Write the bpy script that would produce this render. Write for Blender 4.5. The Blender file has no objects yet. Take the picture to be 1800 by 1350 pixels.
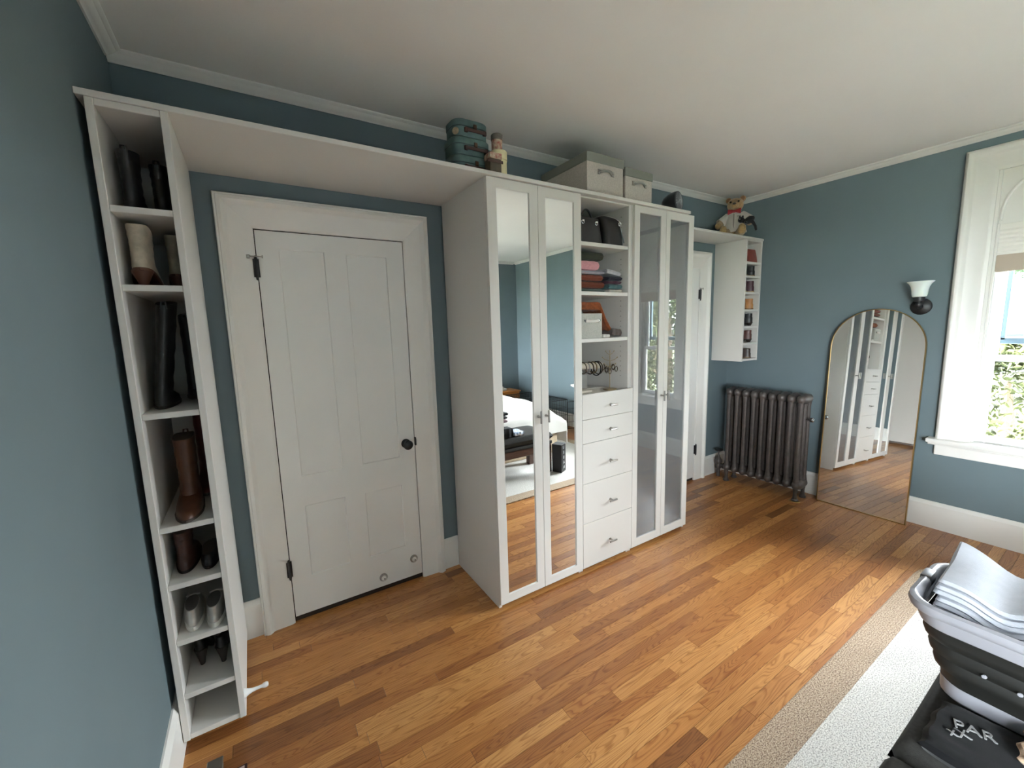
import bpy, bmesh, math, random
from mathutils import Vector, Matrix, noise
random.seed(7)
SC = bpy.context.scene
COL = SC.collection
PI = math.pi

# ------------------------------------------------------------------ camera, sky, exposure
cam_d = bpy.data.cameras.new('camera'); cam = bpy.data.objects.new('camera', cam_d); COL.objects.link(cam)
SC.camera = cam
CX, CY, CZ, YAW, PITCH, ROLL, FPX = 0.3690, -2.3661, 1.5336, -0.5613, -0.1352, -0.0294, 724.23
cam_d.sensor_fit = 'HORIZONTAL'; cam_d.sensor_width = 36.0; cam_d.lens = FPX / 1800 * 36; cam_d.clip_start = 0.02; cam_d.clip_end = 200
_f = Vector((-math.sin(YAW) * math.cos(PITCH), math.cos(YAW) * math.cos(PITCH), math.sin(PITCH)))
_r = Vector((math.cos(YAW), math.sin(YAW), 0)); _u = _r.cross(_f)
_R = _r * math.cos(ROLL) + _u * math.sin(ROLL); _U = _u * math.cos(ROLL) - _r * math.sin(ROLL)
cam.matrix_world = Matrix(((_R.x, _U.x, -_f.x, CX), (_R.y, _U.y, -_f.y, CY), (_R.z, _U.z, -_f.z, CZ), (0, 0, 0, 1)))

world = bpy.data.worlds.new('sky'); SC.world = world; world.use_nodes = True
_bg = world.node_tree.nodes['Background']
_bg.inputs[0].default_value = (0.885, 0.945, 1.0, 1); _bg.inputs[1].default_value = 130.0     # bright overcast sky
SC.view_settings.view_transform = 'Standard'; SC.view_settings.look = 'None'
SC.view_settings.gamma = 1.0; SC.view_settings.use_curve_mapping = False
SC.view_settings.exposure = 0.16
cy = SC.cycles
cy.use_denoising = True; cy.max_bounces = 14; cy.diffuse_bounces = 7; cy.glossy_bounces = 6; cy.transmission_bounces = 8
cy.transparent_max_bounces = 16; cy.sample_clamp_indirect = 12.0; cy.blur_glossy = 0.5

# room dimensions (metres): x to the right along the closet wall, y towards the closet wall (0), z up
W, RY, ZC = 4.448, -5.0, 2.668

def portal(name, x, y, z, sx, sz, rot):
    l = bpy.data.lights.new(name, 'AREA'); l.shape = 'RECTANGLE'; l.size = sx; l.size_y = sz; l.cycles.is_portal = True
    o = bpy.data.objects.new(name, l); COL.objects.link(o); o.location = (x, y, z); o.rotation_euler = rot
    return o
for _y in (-1.98, -3.0): portal('window_portal', 4.60, _y, 1.5, 0.62, 1.75, (0, PI / 2, 0)).rotation_euler = (PI / 2, 0, PI / 2)

for _y in (-3.65, -4.50): portal('window_portal', -0.15, _y, 1.5, 0.62, 1.75, (PI / 2, 0, -PI / 2))

# ------------------------------------------------------------------ materials
def lin(h):
    h = h.lstrip('#'); c = [int(h[i:i + 2], 16) / 255 for i in (0, 2, 4)]
    return [(v / 12.92 if v <= 0.04045 else ((v + 0.055) / 1.055) ** 2.4) for v in c] + [1]
_M = {}
def mat(name, color='#808080', rough=0.5, metal=0.0, bump=0.0, bscale=200.0, var=0.0, vscale=8.0, spec=0.5, stretch=None, sheen=0.0, color2=None, coat=0.0):
    if name in _M: return _M[name]
    m = bpy.data.materials.new(name); m.use_nodes = True; nt = m.node_tree; b = nt.nodes['Principled BSDF']
    c = lin(color)
    b.inputs['Base Color'].default_value = c; b.inputs['Roughness'].default_value = rough; b.inputs['Metallic'].default_value = metal
    b.inputs['Specular IOR Level'].default_value = spec; b.inputs['Coat Weight'].default_value = coat
    if sheen: b.inputs['Sheen Weight'].default_value = sheen
    if bump or var:
        tc = nt.nodes.new('ShaderNodeTexCoord'); src = tc.outputs['Object']
        if stretch:
            mp = nt.nodes.new('ShaderNodeMapping'); mp.inputs['Scale'].default_value = stretch; nt.links.new(src, mp.inputs[0]); src = mp.outputs[0]
    if var or color2:
        n = nt.nodes.new('ShaderNodeTexNoise'); n.inputs['Scale'].default_value = vscale; n.inputs['Detail'].default_value = 4; nt.links.new(src, n.inputs[0])
        mx = nt.nodes.new('ShaderNodeMix'); mx.data_type = 'RGBA'
        c2 = lin(color2) if color2 else c
        mx.inputs[6].default_value = [max(0, v * (1 - var)) for v in c[:3]] + [1]
        mx.inputs[7].default_value = [min(1, v * (1 + var)) for v in c2[:3]] + [1]
        cr = nt.nodes.new('ShaderNodeMapRange'); cr.inputs[1].default_value = 0.35; cr.inputs[2].default_value = 0.65
        nt.links.new(n.outputs[0], cr.inputs[0]); nt.links.new(cr.outputs[0], mx.inputs[0]); nt.links.new(mx.outputs[2], b.inputs['Base Color'])
    if bump:
        n = nt.nodes.new('ShaderNodeTexNoise'); n.inputs['Scale'].default_value = bscale; n.inputs['Detail'].default_value = 3; nt.links.new(src, n.inputs[0])
        bp = nt.nodes.new('ShaderNodeBump'); bp.inputs['Strength'].default_value = bump; bp.inputs['Distance'].default_value = 0.002
        nt.links.new(n.outputs[0], bp.inputs['Height']); nt.links.new(bp.outputs[0], b.inputs['Normal'])
    _M[name] = m; return m

WALL = mat('blue_wall_paint', '#69777c', 0.78, bump=0.06, bscale=260, var=0.025, vscale=2.5, spec=0.2)
CEIL = mat('ceiling_paint', '#ece9e4', 0.9, bump=0.04, bscale=180, var=0.02, vscale=1.2, spec=0.2)
TRIM = mat('white_trim_paint', '#e6e4df', 0.38, bump=0.05, bscale=60, var=0.015, vscale=5)
DOORW = mat('white_door_paint', '#e8e8e5', 0.42, bump=0.04, bscale=50, var=0.015, vscale=3)
LAM = mat('white_laminate', '#d3d0cb', 0.42, bump=0.015, bscale=400, spec=0.45)
BLACK = mat('black_iron', '#17171a', 0.42, bump=0.1, bscale=120)
NICKEL = mat('brushed_nickel', '#a8a5a0', 0.32, 1.0)
CHROME = mat('polished_chrome', '#d8d8d8', 0.12, 1.0)
GOLD = mat('brushed_gold', '#b59662', 0.3, 1.0)
IRON = mat('bronze_painted_iron', '#4a4340', 0.40, 0.25, bump=0.35, bscale=90, var=0.18, vscale=25)
DARKW = mat('dark_walnut', '#4a3024', 0.45, var=0.3, vscale=10, stretch=(1, 12, 12))
def oak_material():
    m = bpy.data.materials.new('oak_planks'); m.use_nodes = True; nt = m.node_tree; b = nt.nodes['Principled BSDF']; L = nt.links
    tc = nt.nodes.new('ShaderNodeTexCoord'); oi = nt.nodes.new('ShaderNodeObjectInfo')
    # different stretch of timber for each board
    mul = nt.nodes.new('ShaderNodeMath'); mul.operation = 'MULTIPLY'; mul.inputs[1].default_value = 61.0; L.new(oi.outputs['Random'], mul.inputs[0])
    cb = nt.nodes.new('ShaderNodeCombineXYZ'); L.new(mul.outputs[0], cb.inputs[0]); L.new(mul.outputs[0], cb.inputs[1]); L.new(mul.outputs[0], cb.inputs[2])
    ad = nt.nodes.new('ShaderNodeVectorMath'); ad.operation = 'ADD'; L.new(tc.outputs['Object'], ad.inputs[0]); L.new(cb.outputs[0], ad.inputs[1])
    mp = nt.nodes.new('ShaderNodeMapping'); mp.inputs['Scale'].default_value = (1.5, 15, 15); L.new(ad.outputs[0], mp.inputs[0])
    big = nt.nodes.new('ShaderNodeTexNoise'); big.inputs['Scale'].default_value = 1.0; big.inputs['Detail'].default_value = 1.5; big.inputs['Distortion'].default_value = 0.5; L.new(mp.outputs[0], big.inputs[0])
    # contour bands of the noise give cathedral grain
    sc = nt.nodes.new('ShaderNodeMath'); sc.operation = 'MULTIPLY'; sc.inputs[1].default_value = 22.0; L.new(big.outputs[0], sc.inputs[0])
    fr = nt.nodes.new('ShaderNodeMath'); fr.operation = 'FRACT'; L.new(sc.outputs[0], fr.inputs[0])
    rp = nt.nodes.new('ShaderNodeValToRGB'); e = rp.color_ramp
    e.elements[0].position = 0.0; e.elements[0].color = (0.0, 0, 0, 1); e.elements[1].position = 0.42; e.elements[1].color = (1, 1, 1, 1)
    e2 = e.elements.new(0.90); e2.color = (0.8, 0.8, 0.8, 1); e3 = e.elements.new(1.0); e3.color = (0.0, 0, 0, 1)
    L.new(fr.outputs[0], rp.inputs[0])
    mp2 = nt.nodes.new('ShaderNodeMapping'); mp2.inputs['Scale'].default_value = (10, 330, 330); L.new(ad.outputs[0], mp2.inputs[0])
    fine = nt.nodes.new('ShaderNodeTexNoise'); fine.inputs['Scale'].default_value = 1.0; fine.inputs['Detail'].default_value = 3; L.new(mp2.outputs[0], fine.inputs[0])
    tone = nt.nodes.new('ShaderNodeValToRGB'); t = tone.color_ramp
    t.elements[0].position = 0.0; t.elements[0].color = lin('#82532c'); t.elements[1].position = 1.0; t.elements[1].color = lin('#c8945a')
    for p, c in ((0.18, '#a16938'), (0.42, '#b17942'), (0.72, '#bc854b')):
        q = t.elements.new(p); q.color = lin(c)
    L.new(oi.outputs['Random'], tone.inputs[0])
    dk = nt.nodes.new('ShaderNodeMix'); dk.data_type = 'RGBA'; dk.blend_type = 'MULTIPLY'; dk.inputs[7].default_value = (0.56, 0.44, 0.35, 1); L.new(tone.outputs[0], dk.inputs[6])
    gs = nt.nodes.new('ShaderNodeMath'); gs.operation = 'SUBTRACT'; gs.inputs[0].default_value = 1.0; L.new(rp.outputs[0], gs.inputs[1])
    fm = nt.nodes.new('ShaderNodeMapRange'); fm.inputs[1].default_value = 0.35; fm.inputs[2].default_value = 0.75; fm.inputs[3].default_value = 0.0; fm.inputs[4].default_value = 0.45; L.new(fine.outputs[0], fm.inputs[0])
    mxm = nt.nodes.new('ShaderNodeMath'); mxm.operation = 'MULTIPLY_ADD'; mxm.inputs[1].default_value = 0.78; L.new(gs.outputs[0], mxm.inputs[0]); L.new(fm.outputs[0], mxm.inputs[2]); mxm.use_clamp = True
    L.new(mxm.outputs[0], dk.inputs[0]); L.new(dk.outputs[2], b.inputs['Base Color'])
    b.inputs['Roughness'].default_value = 0.36; b.inputs['Specular IOR Level'].default_value = 0.4
    b.inputs['Coat Weight'].default_value = 0.35; b.inputs['Coat Roughness'].default_value = 0.16
    n3 = nt.nodes.new('ShaderNodeTexNoise'); n3.inputs['Scale'].default_value = 14; n3.inputs['Detail'].default_value = 2; L.new(tc.outputs['Object'], n3.inputs[0])
    bp = nt.nodes.new('ShaderNodeBump'); bp.inputs['Strength'].default_value = 0.25; bp.inputs['Distance'].default_value = 0.002; L.new(n3.outputs[0], bp.inputs['Height'])
    L.new(bp.outputs[0], b.inputs['Coat Normal'])
    return m
OAK = oak_material()
def simple_nodes(name, build):
    m = bpy.data.materials.new(name); m.use_nodes = True; nt = m.node_tree; nt.nodes.clear(); out = nt.nodes.new('ShaderNodeOutputMaterial')
    nt.links.new(build(nt), out.inputs[0]); _M[name] = m; return m
def _pane(nt):
    t = nt.nodes.new('ShaderNodeBsdfTransparent'); t.inputs[0].default_value = (0.95, 0.97, 0.97, 1)
    g = nt.nodes.new('ShaderNodeBsdfGlossy'); g.inputs['Roughness'].default_value = 0.0
    f = nt.nodes.new('ShaderNodeFresnel'); f.inputs[0].default_value = 1.35; mx = nt.nodes.new('ShaderNodeMixShader')
    nt.links.new(f.outputs[0], mx.inputs[0]); nt.links.new(t.outputs[0], mx.inputs[1]); nt.links.new(g.outputs[0], mx.inputs[2]); return mx.outputs[0]
PANE = simple_nodes('window_glass', _pane)
def _mirror(nt):
    g = nt.nodes.new('ShaderNodeBsdfGlossy'); g.inputs['Roughness'].default_value = 0.0; g.inputs[0].default_value = (0.93, 0.945, 0.94, 1); return g.outputs[0]
MIRROR = simple_nodes('mirror_silver', _mirror)
def _frost(nt):
    L = nt.links
    t = nt.nodes.new('ShaderNodeBsdfRefraction'); t.inputs['Roughness'].default_value = 0.20; t.inputs['IOR'].default_value = 1.12; t.inputs[0].default_value = (0.93, 0.95, 0.96, 1)
    d = nt.nodes.new('ShaderNodeBsdfTranslucent'); d.inputs[0].default_value = (0.85, 0.88, 0.9, 1)
    df = nt.nodes.new('ShaderNodeBsdfDiffuse'); df.inputs[0].default_value = (0.66, 0.69, 0.71, 1)
    m0 = nt.nodes.new('ShaderNodeMixShader'); m0.inputs[0].default_value = 0.6; L.new(d.outputs[0], m0.inputs[1]); L.new(df.outputs[0], m0.inputs[2])
    m1 = nt.nodes.new('ShaderNodeMixShader'); m1.inputs[0].default_value = 0.34; L.new(t.outputs[0], m1.inputs[1]); L.new(m0.outputs[0], m1.inputs[2])
    g = nt.nodes.new('ShaderNodeBsdfGlossy'); g.inputs['Roughness'].default_value = 0.0
    f = nt.nodes.new('ShaderNodeFresnel'); f.inputs[0].default_value = 2.3
    m2 = nt.nodes.new('ShaderNodeMixShader'); L.new(f.outputs[0], m2.inputs[0]); L.new(m1.outputs[0], m2.inputs[1]); L.new(g.outputs[0], m2.inputs[2]); return m2.outputs[0]
FROST = simple_nodes('frosted_glass', _frost)

# ------------------------------------------------------------------ mesh builder
class B:
    def __init__(s): s.v = []; s.f = []
    def add(s, v, f):
        o = len(s.v); s.v += [tuple(p) for p in v]; s.f += [tuple(i + o for i in q) for q in f]; return s
    def box(s, x0, x1, y0, y1, z0, z1, bev=0.0):
        x0, x1 = min(x0, x1), max(x0, x1); y0, y1 = min(y0, y1), max(y0, y1); z0, z1 = min(z0, z1), max(z0, z1)
        if bev <= 0:
            return s.add([(x0, y0, z0), (x1, y0, z0), (x1, y1, z0), (x0, y1, z0), (x0, y0, z1), (x1, y0, z1), (x1, y1, z1), (x0, y1, z1)],
                         [(3, 2, 1, 0), (4, 5, 6, 7), (0, 1, 5, 4), (1, 2, 6, 5), (2, 3, 7, 6), (3, 0, 4, 7)])
        bm = bmesh.new(); bmesh.ops.create_cube(bm, size=1)
        for v in bm.verts: v.co = Vector(((x0 + x1) / 2 + v.co.x * (x1 - x0), (y0 + y1) / 2 + v.co.y * (y1 - y0), (z0 + z1) / 2 + v.co.z * (z1 - z0)))
        bmesh.ops.bevel(bm, geom=bm.edges[:], offset=min(bev, 0.45 * min(x1 - x0, y1 - y0, z1 - z0)), segments=1 if bev < 0.004 else 2, affect='EDGES', profile=0.5)
        bm.verts.index_update(); s.add([v.co for v in bm.verts], [[v.index for v in f.verts] for f in bm.faces]); bm.free(); return s
    def tube(s, pts, r, n=8, cap=True, closed=False):
        pts = [Vector(p) for p in pts]; N = len(pts); rr = r if isinstance(r, (list, tuple)) else [r] * N
        up = None; rings = []
        for i, p in enumerate(pts):
            if closed: d = pts[(i + 1) % N] - pts[i - 1]
            else: d = pts[min(i + 1, N - 1)] - pts[max(i - 1, 0)]
            d.normalize()
            if up is None: up = Vector((0, 0, 1)) if abs(d.z) < 0.9 else Vector((1, 0, 0))
            a = d.cross(up)
            if a.length < 1e-5: a = d.cross(Vector((0, 1, 0.3)))
            a.normalize(); b = a.cross(d).normalized(); up = b
            rings.append([p + (a * math.cos(t) + b * math.sin(t)) * rr[i] for t in [2 * PI * k / n for k in range(n)]])
        return s.loft(rings, cap, closed)
    def loft(s, rings, cap=True, closed=False):
        n = len(rings[0]); v = [p for r in rings for p in r]; f = []
        R = len(rings)
        for i in range(R if closed else R - 1):
            a = i * n; b = ((i + 1) % R) * n
            for k in range(n): f.append((a + k, a + (k + 1) % n, b + (k + 1) % n, b + k))
        if cap and not closed: f.append(tuple(range(n - 1, -1, -1))); f.append(tuple((R - 1) * n + k for k in range(n)))
        return s.add(v, f)
    def lathe(s, prof, n=20, c=(0, 0, 0), axis='z', cap=True):
        rings = []
        for r, h in prof:
            ring = []
            for k in range(n):
                t = 2 * PI * k / n; a, b = r * math.cos(t), r * math.sin(t)
                p = (a, b, h) if axis == 'z' else ((h, a, b) if axis == 'x' else (b, h, a))
                ring.append((c[0] + p[0], c[1] + p[1], c[2] + p[2]))
            rings.append(ring)
        return s.loft(rings, cap)
    def ell(s, c, r, n=16, m=10, rot=None):
        rings = []
        for i in range(m + 1):
            ph = -PI / 2 + PI * i / m; cr = max(math.cos(ph), 0.02)
            ring = []
            for k in range(n):
                t = 2 * PI * k / n; p = Vector((r[0] * cr * math.cos(t), r[1] * cr * math.sin(t), r[2] * math.sin(ph)))
                if rot is not None: p = rot @ p
                ring.append((c[0] + p.x, c[1] + p.y, c[2] + p.z))
            rings.append(ring)
        return s.loft(rings)
    def prism(s, poly, axis, a, b):     # poly in the two other axes, in order
        def P(u, v, w): return {'x': (w, u, v), 'y': (u, w, v), 'z': (u, v, w)}[axis]
        n = len(poly); v = [P(u, q, a) for u, q in poly] + [P(u, q, b) for u, q in poly]
        f = [tuple(range(n)), tuple(range(2 * n - 1, n - 1, -1))] + [(i, i + n, (i + 1) % n + n, (i + 1) % n) for i in range(n)]
        return s.add(v, f)
    def xf(s, m):
        s.v = [tuple(m @ Vector(p)) for p in s.v]; return s
    def build(s, name, m, parent=None, smooth=True, angle=35, sub=0, off=None):
        me = bpy.data.meshes.new(name)
        o3 = off if off is not None else (rootloc(parent) if parent else (0, 0, 0))
        me.from_pydata([(p[0] - o3[0], p[1] - o3[1], p[2] - o3[2]) for p in s.v], [], s.f)
        bm = bmesh.new(); bm.from_mesh(me); bmesh.ops.recalc_face_normals(bm, faces=bm.faces); bm.to_mesh(me); bm.free()
        if smooth:
            me.polygons.foreach_set('use_smooth', [True] * len(me.polygons)); me.set_sharp_from_angle(angle=math.radians(angle))
        o = bpy.data.objects.new(name, me); COL.objects.link(o); me.materials.append(m)
        if parent: o.parent = parent
        if sub:
            md = o.modifiers.new('smooth', 'SUBSURF'); md.levels = sub; md.render_levels = sub
        return o
def tag(o, label=None, cat=None, group=None, kind=None):
    if label: o['label'] = label
    if cat: o['category'] = cat
    if group: o['group'] = group
    if kind: o['kind'] = kind
    return o
def thing(name, label, cat, loc=(0, 0, 0), rz=0.0, group=None, local=False):
    o = bpy.data.objects.new(name, None); COL.objects.link(o); o.location = loc; o.rotation_euler = (0, 0, rz); o.empty_display_size = 0.05
    if local: LOCAL.add(o.name)
    return tag(o, label, cat, group)
LOCAL = set()
def rootloc(o):
    while o.parent: o = o.parent
    return (0, 0, 0) if o.name in LOCAL else tuple(o.location)
def struct(name, label=None, loc=(0, 0, 0)):
    o = bpy.data.objects.new(name, None); COL.objects.link(o); o.location = loc; o['kind'] = 'structure'
    if label: o['label'] = label
    return o
def dup(root, loc, rz, label, group=None):
    r = root.copy(); COL.objects.link(r); r.location = loc; r.rotation_euler = (0, 0, rz); r['label'] = label
    if group: r['group'] = group
    if root.name in LOCAL: LOCAL.add(r.name)
    for ch in list(root.children):
        c = ch.copy(); COL.objects.link(c); c.parent = r
        for g in list(ch.children):
            d = g.copy(); COL.objects.link(d); d.parent = c
    return r
def bx(name, x0, x1, y0, y1, z0, z1, m, parent=None, bev=0.0015):
    return B().box(x0, x1, y0, y1, z0, z1, bev).build(name, m, parent)
def nz(x, y=0.0, z=0.0): return noise.noise(Vector((x, y, z)))

# ------------------------------------------------------------------ room shell
fl = tag(bx('floor', 0, W, RY, 0, -0.06, -0.008, mat('subfloor', '#2a1a10', 0.8), None, 0), 'honey oak strip floor of narrow boards running along the closet wall', kind='structure')
PW = 0.0572
def plank_mesh(name, L):
    g = 0.0007; c = 0.00002
    b = B(); z = 0.0
    b.add([(g, g, -0.009), (L - g, g, -0.009), (L - g, PW - g, -0.009), (g, PW - g, -0.009),
           (g, g, z - c), (L - g, g, z - c), (L - g, PW - g, z - c), (g, PW - g, z - c),
           (g + c, g + c, z), (L - g - c, g + c, z), (L - g - c, PW - g - c, z), (g + c, PW - g - c, z)],
          [(0, 1, 5, 4), (1, 2, 6, 5), (2, 3, 7, 6), (3, 0, 4, 7), (4, 5, 9, 8), (5, 6, 10, 9), (6, 7, 11, 10), (7, 4, 8, 11), (8, 9, 10, 11)])
    me = bpy.data.meshes.new(name); me.from_pydata(b.v, [], b.f); me.materials.append(OAK); return me
nrow = int(5.0 / PW) + 1; npl = 0
_lengths = {}
for r in range(nrow):
    y0 = -(r + 1) * PW
    x = -random.random() * 0.7
    while x < W:
        L = round(random.choice((0.35, 0.5, 0.65, 0.8, 0.95, 1.1, 1.3)) + 0.02, 2) + (0.25 if r > 33 else 0)
        a, b2 = max(x, 0.0), min(x + L, W); x += L
        if b2 - a < 0.04: continue
        key = round(b2 - a, 3)
        if key not in _lengths: _lengths[key] = plank_mesh('plank', b2 - a)
        o = bpy.data.objects.new('plank', _lengths[key]); COL.objects.link(o); o.parent = fl; o.location = (a, y0, 0)
        npl += 1
        if y0 < -2.75: pass
    if npl > 285: break
ylast = y0
# boards past the rug and under the bed, too many to pick apart
class _Rest: pass
def rest_planks():
    v = []; f = []
    y = ylast
    while y > RY:
        x = -random.random() * 0.7
        while x < W:
            L = random.uniform(0.5, 1.4); a, b2 = max(x, 0), min(x + L, W); x += L
            if b2 - a < 0.03: continue
            o = len(v); g = 0.0008
            v += [(a + g, y - PW + g, 0), (b2 - g, y - PW + g, 0), (b2 - g, y - g, 0), (a + g, y - g, 0), (a + g, y - PW + g, -0.009), (b2 - g, y - PW + g, -0.009), (b2 - g, y - g, -0.009), (a + g, y - g, -0.009)]
            f += [(o, o + 1, o + 2, o + 3), (o + 4, o + 5, o + 1, o), (o + 5, o + 6, o + 2, o + 1), (o + 6, o + 7, o + 3, o + 2), (o + 7, o + 4, o, o + 3)]
        y -= PW
    me = bpy.data.meshes.new('plank_field'); me.from_pydata(v, [], f); me.materials.append(OAK)
    o = bpy.data.objects.new('plank_field', me); COL.objects.link(o); o.parent = fl; o['kind'] = 'stuff'
rest_planks()
tag(bx('ceiling', 0, W, RY, 0, ZC, ZC + 0.1, CEIL, None, 0), 'plain off-white plaster ceiling', kind='structure')
tag(bx('wall_back', -0.15, W + 0.16, 0, 0.15, -0.06, ZC + 0.1, WALL, None, 0), 'grey-blue painted wall behind the closet units', kind='structure')

WZ0, WZ1, WH = 0.668, 2.45, 0.275       # window opening: bottom, top, half width
def wall_with_holes(name, label, axis, p0, p1, a0, a1, centres):
    # wall slab from p0 to p1 across its thickness, a0 to a1 along its length, with an opening round each centre
    b = B(); cs = sorted(centres); e = [a0]
    for c in cs: e += [c - WH, c + WH]
    e.append(a1)
    def add(u0, u1, z0, z1):
        if axis == 'y': b.box(p0, p1, u0, u1, z0, z1)
        else: b.box(u0, u1, p0, p1, z0, z1)
    for i in range(0, len(e), 2): add(e[i], e[i + 1], -0.06, ZC + 0.1)
    for c in cs: add(c - WH, c + WH, -0.06, WZ0 - 0.03); add(c - WH, c + WH, WZ1, ZC + 0.1)
    return tag(b.build(name, WALL, None, smooth=False), label, kind='structure')
wall_with_holes('wall_right', 'grey-blue painted wall with the tall window, behind radiator and arched mirror', 'y', W, W + 0.16, RY - 0.15, 0, (-1.98, -3.0))
wall_with_holes('wall_left', 'grey-blue painted wall beside the shoe shelves', 'y', -0.15, 0, RY - 0.15, 0, (-3.65, -4.50))
tag(bx('wall_rear', 0, W, RY - 0.15, RY, -0.06, ZC + 0.1, WALL, None, 0), 'grey-blue painted wall behind the bed, seen only in the mirrors', kind='structure')

def sweep(prof, path_axis, a0, a1, side, name, m, label=None, parent=None):
    """prof: (out, z) points, out = distance from wall; side picks the wall."""
    def P(o, z, t): return {'back': (t, -o, z), 'left': (o, t, z), 'right': (W - o, t, z), 'rear': (t, RY + o, z)}[side]
    n = len(prof); v = [P(o, z, a0) for o, z in prof] + [P(o, z, a1) for o, z in prof]
    f = [tuple(range(n)), tuple(range(2 * n - 1, n - 1, -1))] + [(i, i + n, (i + 1) % n + n, (i + 1) % n) for i in range(n)]
    o = B().add(v, f).build(name, m, parent)
    if not parent: tag(o, label, kind='structure')
    return o
crown = [(0, ZC), (0, 2.630), (0.008, 2.628), (0.012, 2.634), (0.018, 2.637), (0.028, 2.644), (0.036, 2.655), (0.046, 2.658), (0.050, 2.663), (0.050, ZC)]
for i, (s, a0, a1) in enumerate((('back', 0, W), ('left', RY, -0.05), ('right', RY, -0.05), ('rear', 0.05, W - 0.05))):
    sweep(crown, None, a0, a1, s, 'trim_%d' % (i + 1), TRIM, 'narrow white crown moulding along the ' + {'back': 'closet wall', 'left': 'wall beside the shoe shelves', 'right': 'window wall', 'rear': 'wall behind the bed'}[s])
base = [(0, 0), (0.018, 0), (0.018, 0.165), (0.0185, 0.172), (0.0145, 0.178), (0.012, 0.188), (0.006, 0.196), (0, 0.197)]
def baseboard(name, label, side, spans):
    r = struct(name, label)
    for a0, a1 in spans: sweep(base, None, a0, a1, side, 'board', TRIM, parent=r)
baseboard('baseboard_back', 'tall white baseboard of the closet wall', 'back', ((0.0, 0.288), (1.290, 3.05), (4.074, W)))
baseboard('baseboard_left', 'tall white baseboard running forward beside the shoe shelves', 'left', ((RY, -0.018),))
baseboard('baseboard_right', 'tall white baseboard under the window and behind the mirror', 'right', ((RY, -0.018),))
baseboard('baseboard_rear', 'tall white baseboard behind the bed', 'rear', ((0.018, W - 0.018),))

# ------------------------------------------------------------------ doors
def casing_piece(b, side, a, z0, z1, out_sign):
    """vertical casing: a = outer edge x, casing grows towards out_sign"""
    s = out_sign
    prof = [(0, 0), (0, -0.030), (0.004, -0.037), (0.010, -0.034), (0.014, -0.041), (0.028, -0.044), (0.038, -0.036), (0.046, -0.027), (0.052, -0.024), (0.132, -0.022), (0.138, -0.018), (0.145, -0.016), (0.145, 0)]
    poly = [(a + s * u, v) for u, v in prof]
    n = len(poly); v = [(x, y, z0) for x, y in poly] + [(x, y, z1) for x, y in poly]
    return b, prof
def door_casing(parent, x0, x1, ztop, wd):
    k = wd / 0.145
    prof = [(0, 0), (0, 0.030), (0.004, 0.037), (0.010, 0.034), (0.014, 0.041), (0.028, 0.044), (0.038, 0.036), (0.046, 0.027), (0.052, 0.024), (0.132, 0.022), (0.138, 0.018), (0.145, 0.016), (0.145, 0)]
    prof = [(u * k, -o) for u, o in prof]; n = len(prof)
    def strip(name, fa, fb):
        v = [fa(u, o) for u, o in prof] + [fb(u, o) for u, o in prof]
        f = [tuple(range(n)), tuple(range(2 * n - 1, n - 1, -1))] + [(i, i + n, (i + 1) % n + n, (i + 1) % n) for i in range(n)]
        B().add(v, f).build(name, TRIM, parent)
    strip('casing', lambda u, o: (x0 + u, o, 0), lambda u, o: (x0 + u, o, ztop - u))
    strip('casing', lambda u, o: (x0 + u, o, ztop - u), lambda u, o: (x1 - u, o, ztop - u))
    strip('casing', lambda u, o: (x1 - u, o, ztop - u), lambda u, o: (x1 - u, o, 0))
def hinge(parent, x, z, y=-0.02):
    h = B(); h.tube([(x, y - 0.008, z - 0.045), (x, y - 0.008, z + 0.045)], 0.0075, 10)
    h.ell((x, y - 0.008, z + 0.05), (0.006, 0.006, 0.008), 8, 6); h.ell((x, y - 0.008, z - 0.05), (0.006, 0.006, 0.008), 8, 6)
    h.box(x - 0.013, x + 0.013, y - 0.003, y + 0.006, z - 0.042, z + 0.042)
    return h.build('hinge', BLACK, parent)
def hook(parent, x, z, s=1):
    h = B(); h.tube([(x - 0.02 * s, -0.03, z), (x + 0.012 * s, -0.034, z + 0.001), (x + 0.03 * s, -0.036, z - 0.001)], 0.0028, 6)
    h.tube([(x + 0.03 * s, -0.036, z + 0.007), (x + 0.03 * s, -0.036, z - 0.007)], 0.003, 6); h.box(x - 0.034 * s, x - 0.02 * s, -0.028, -0.021, z - 0.009, z + 0.009, 0.002)
    return tag(h.build('hook', NICKEL, parent), 'small metal hook latch')
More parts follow.
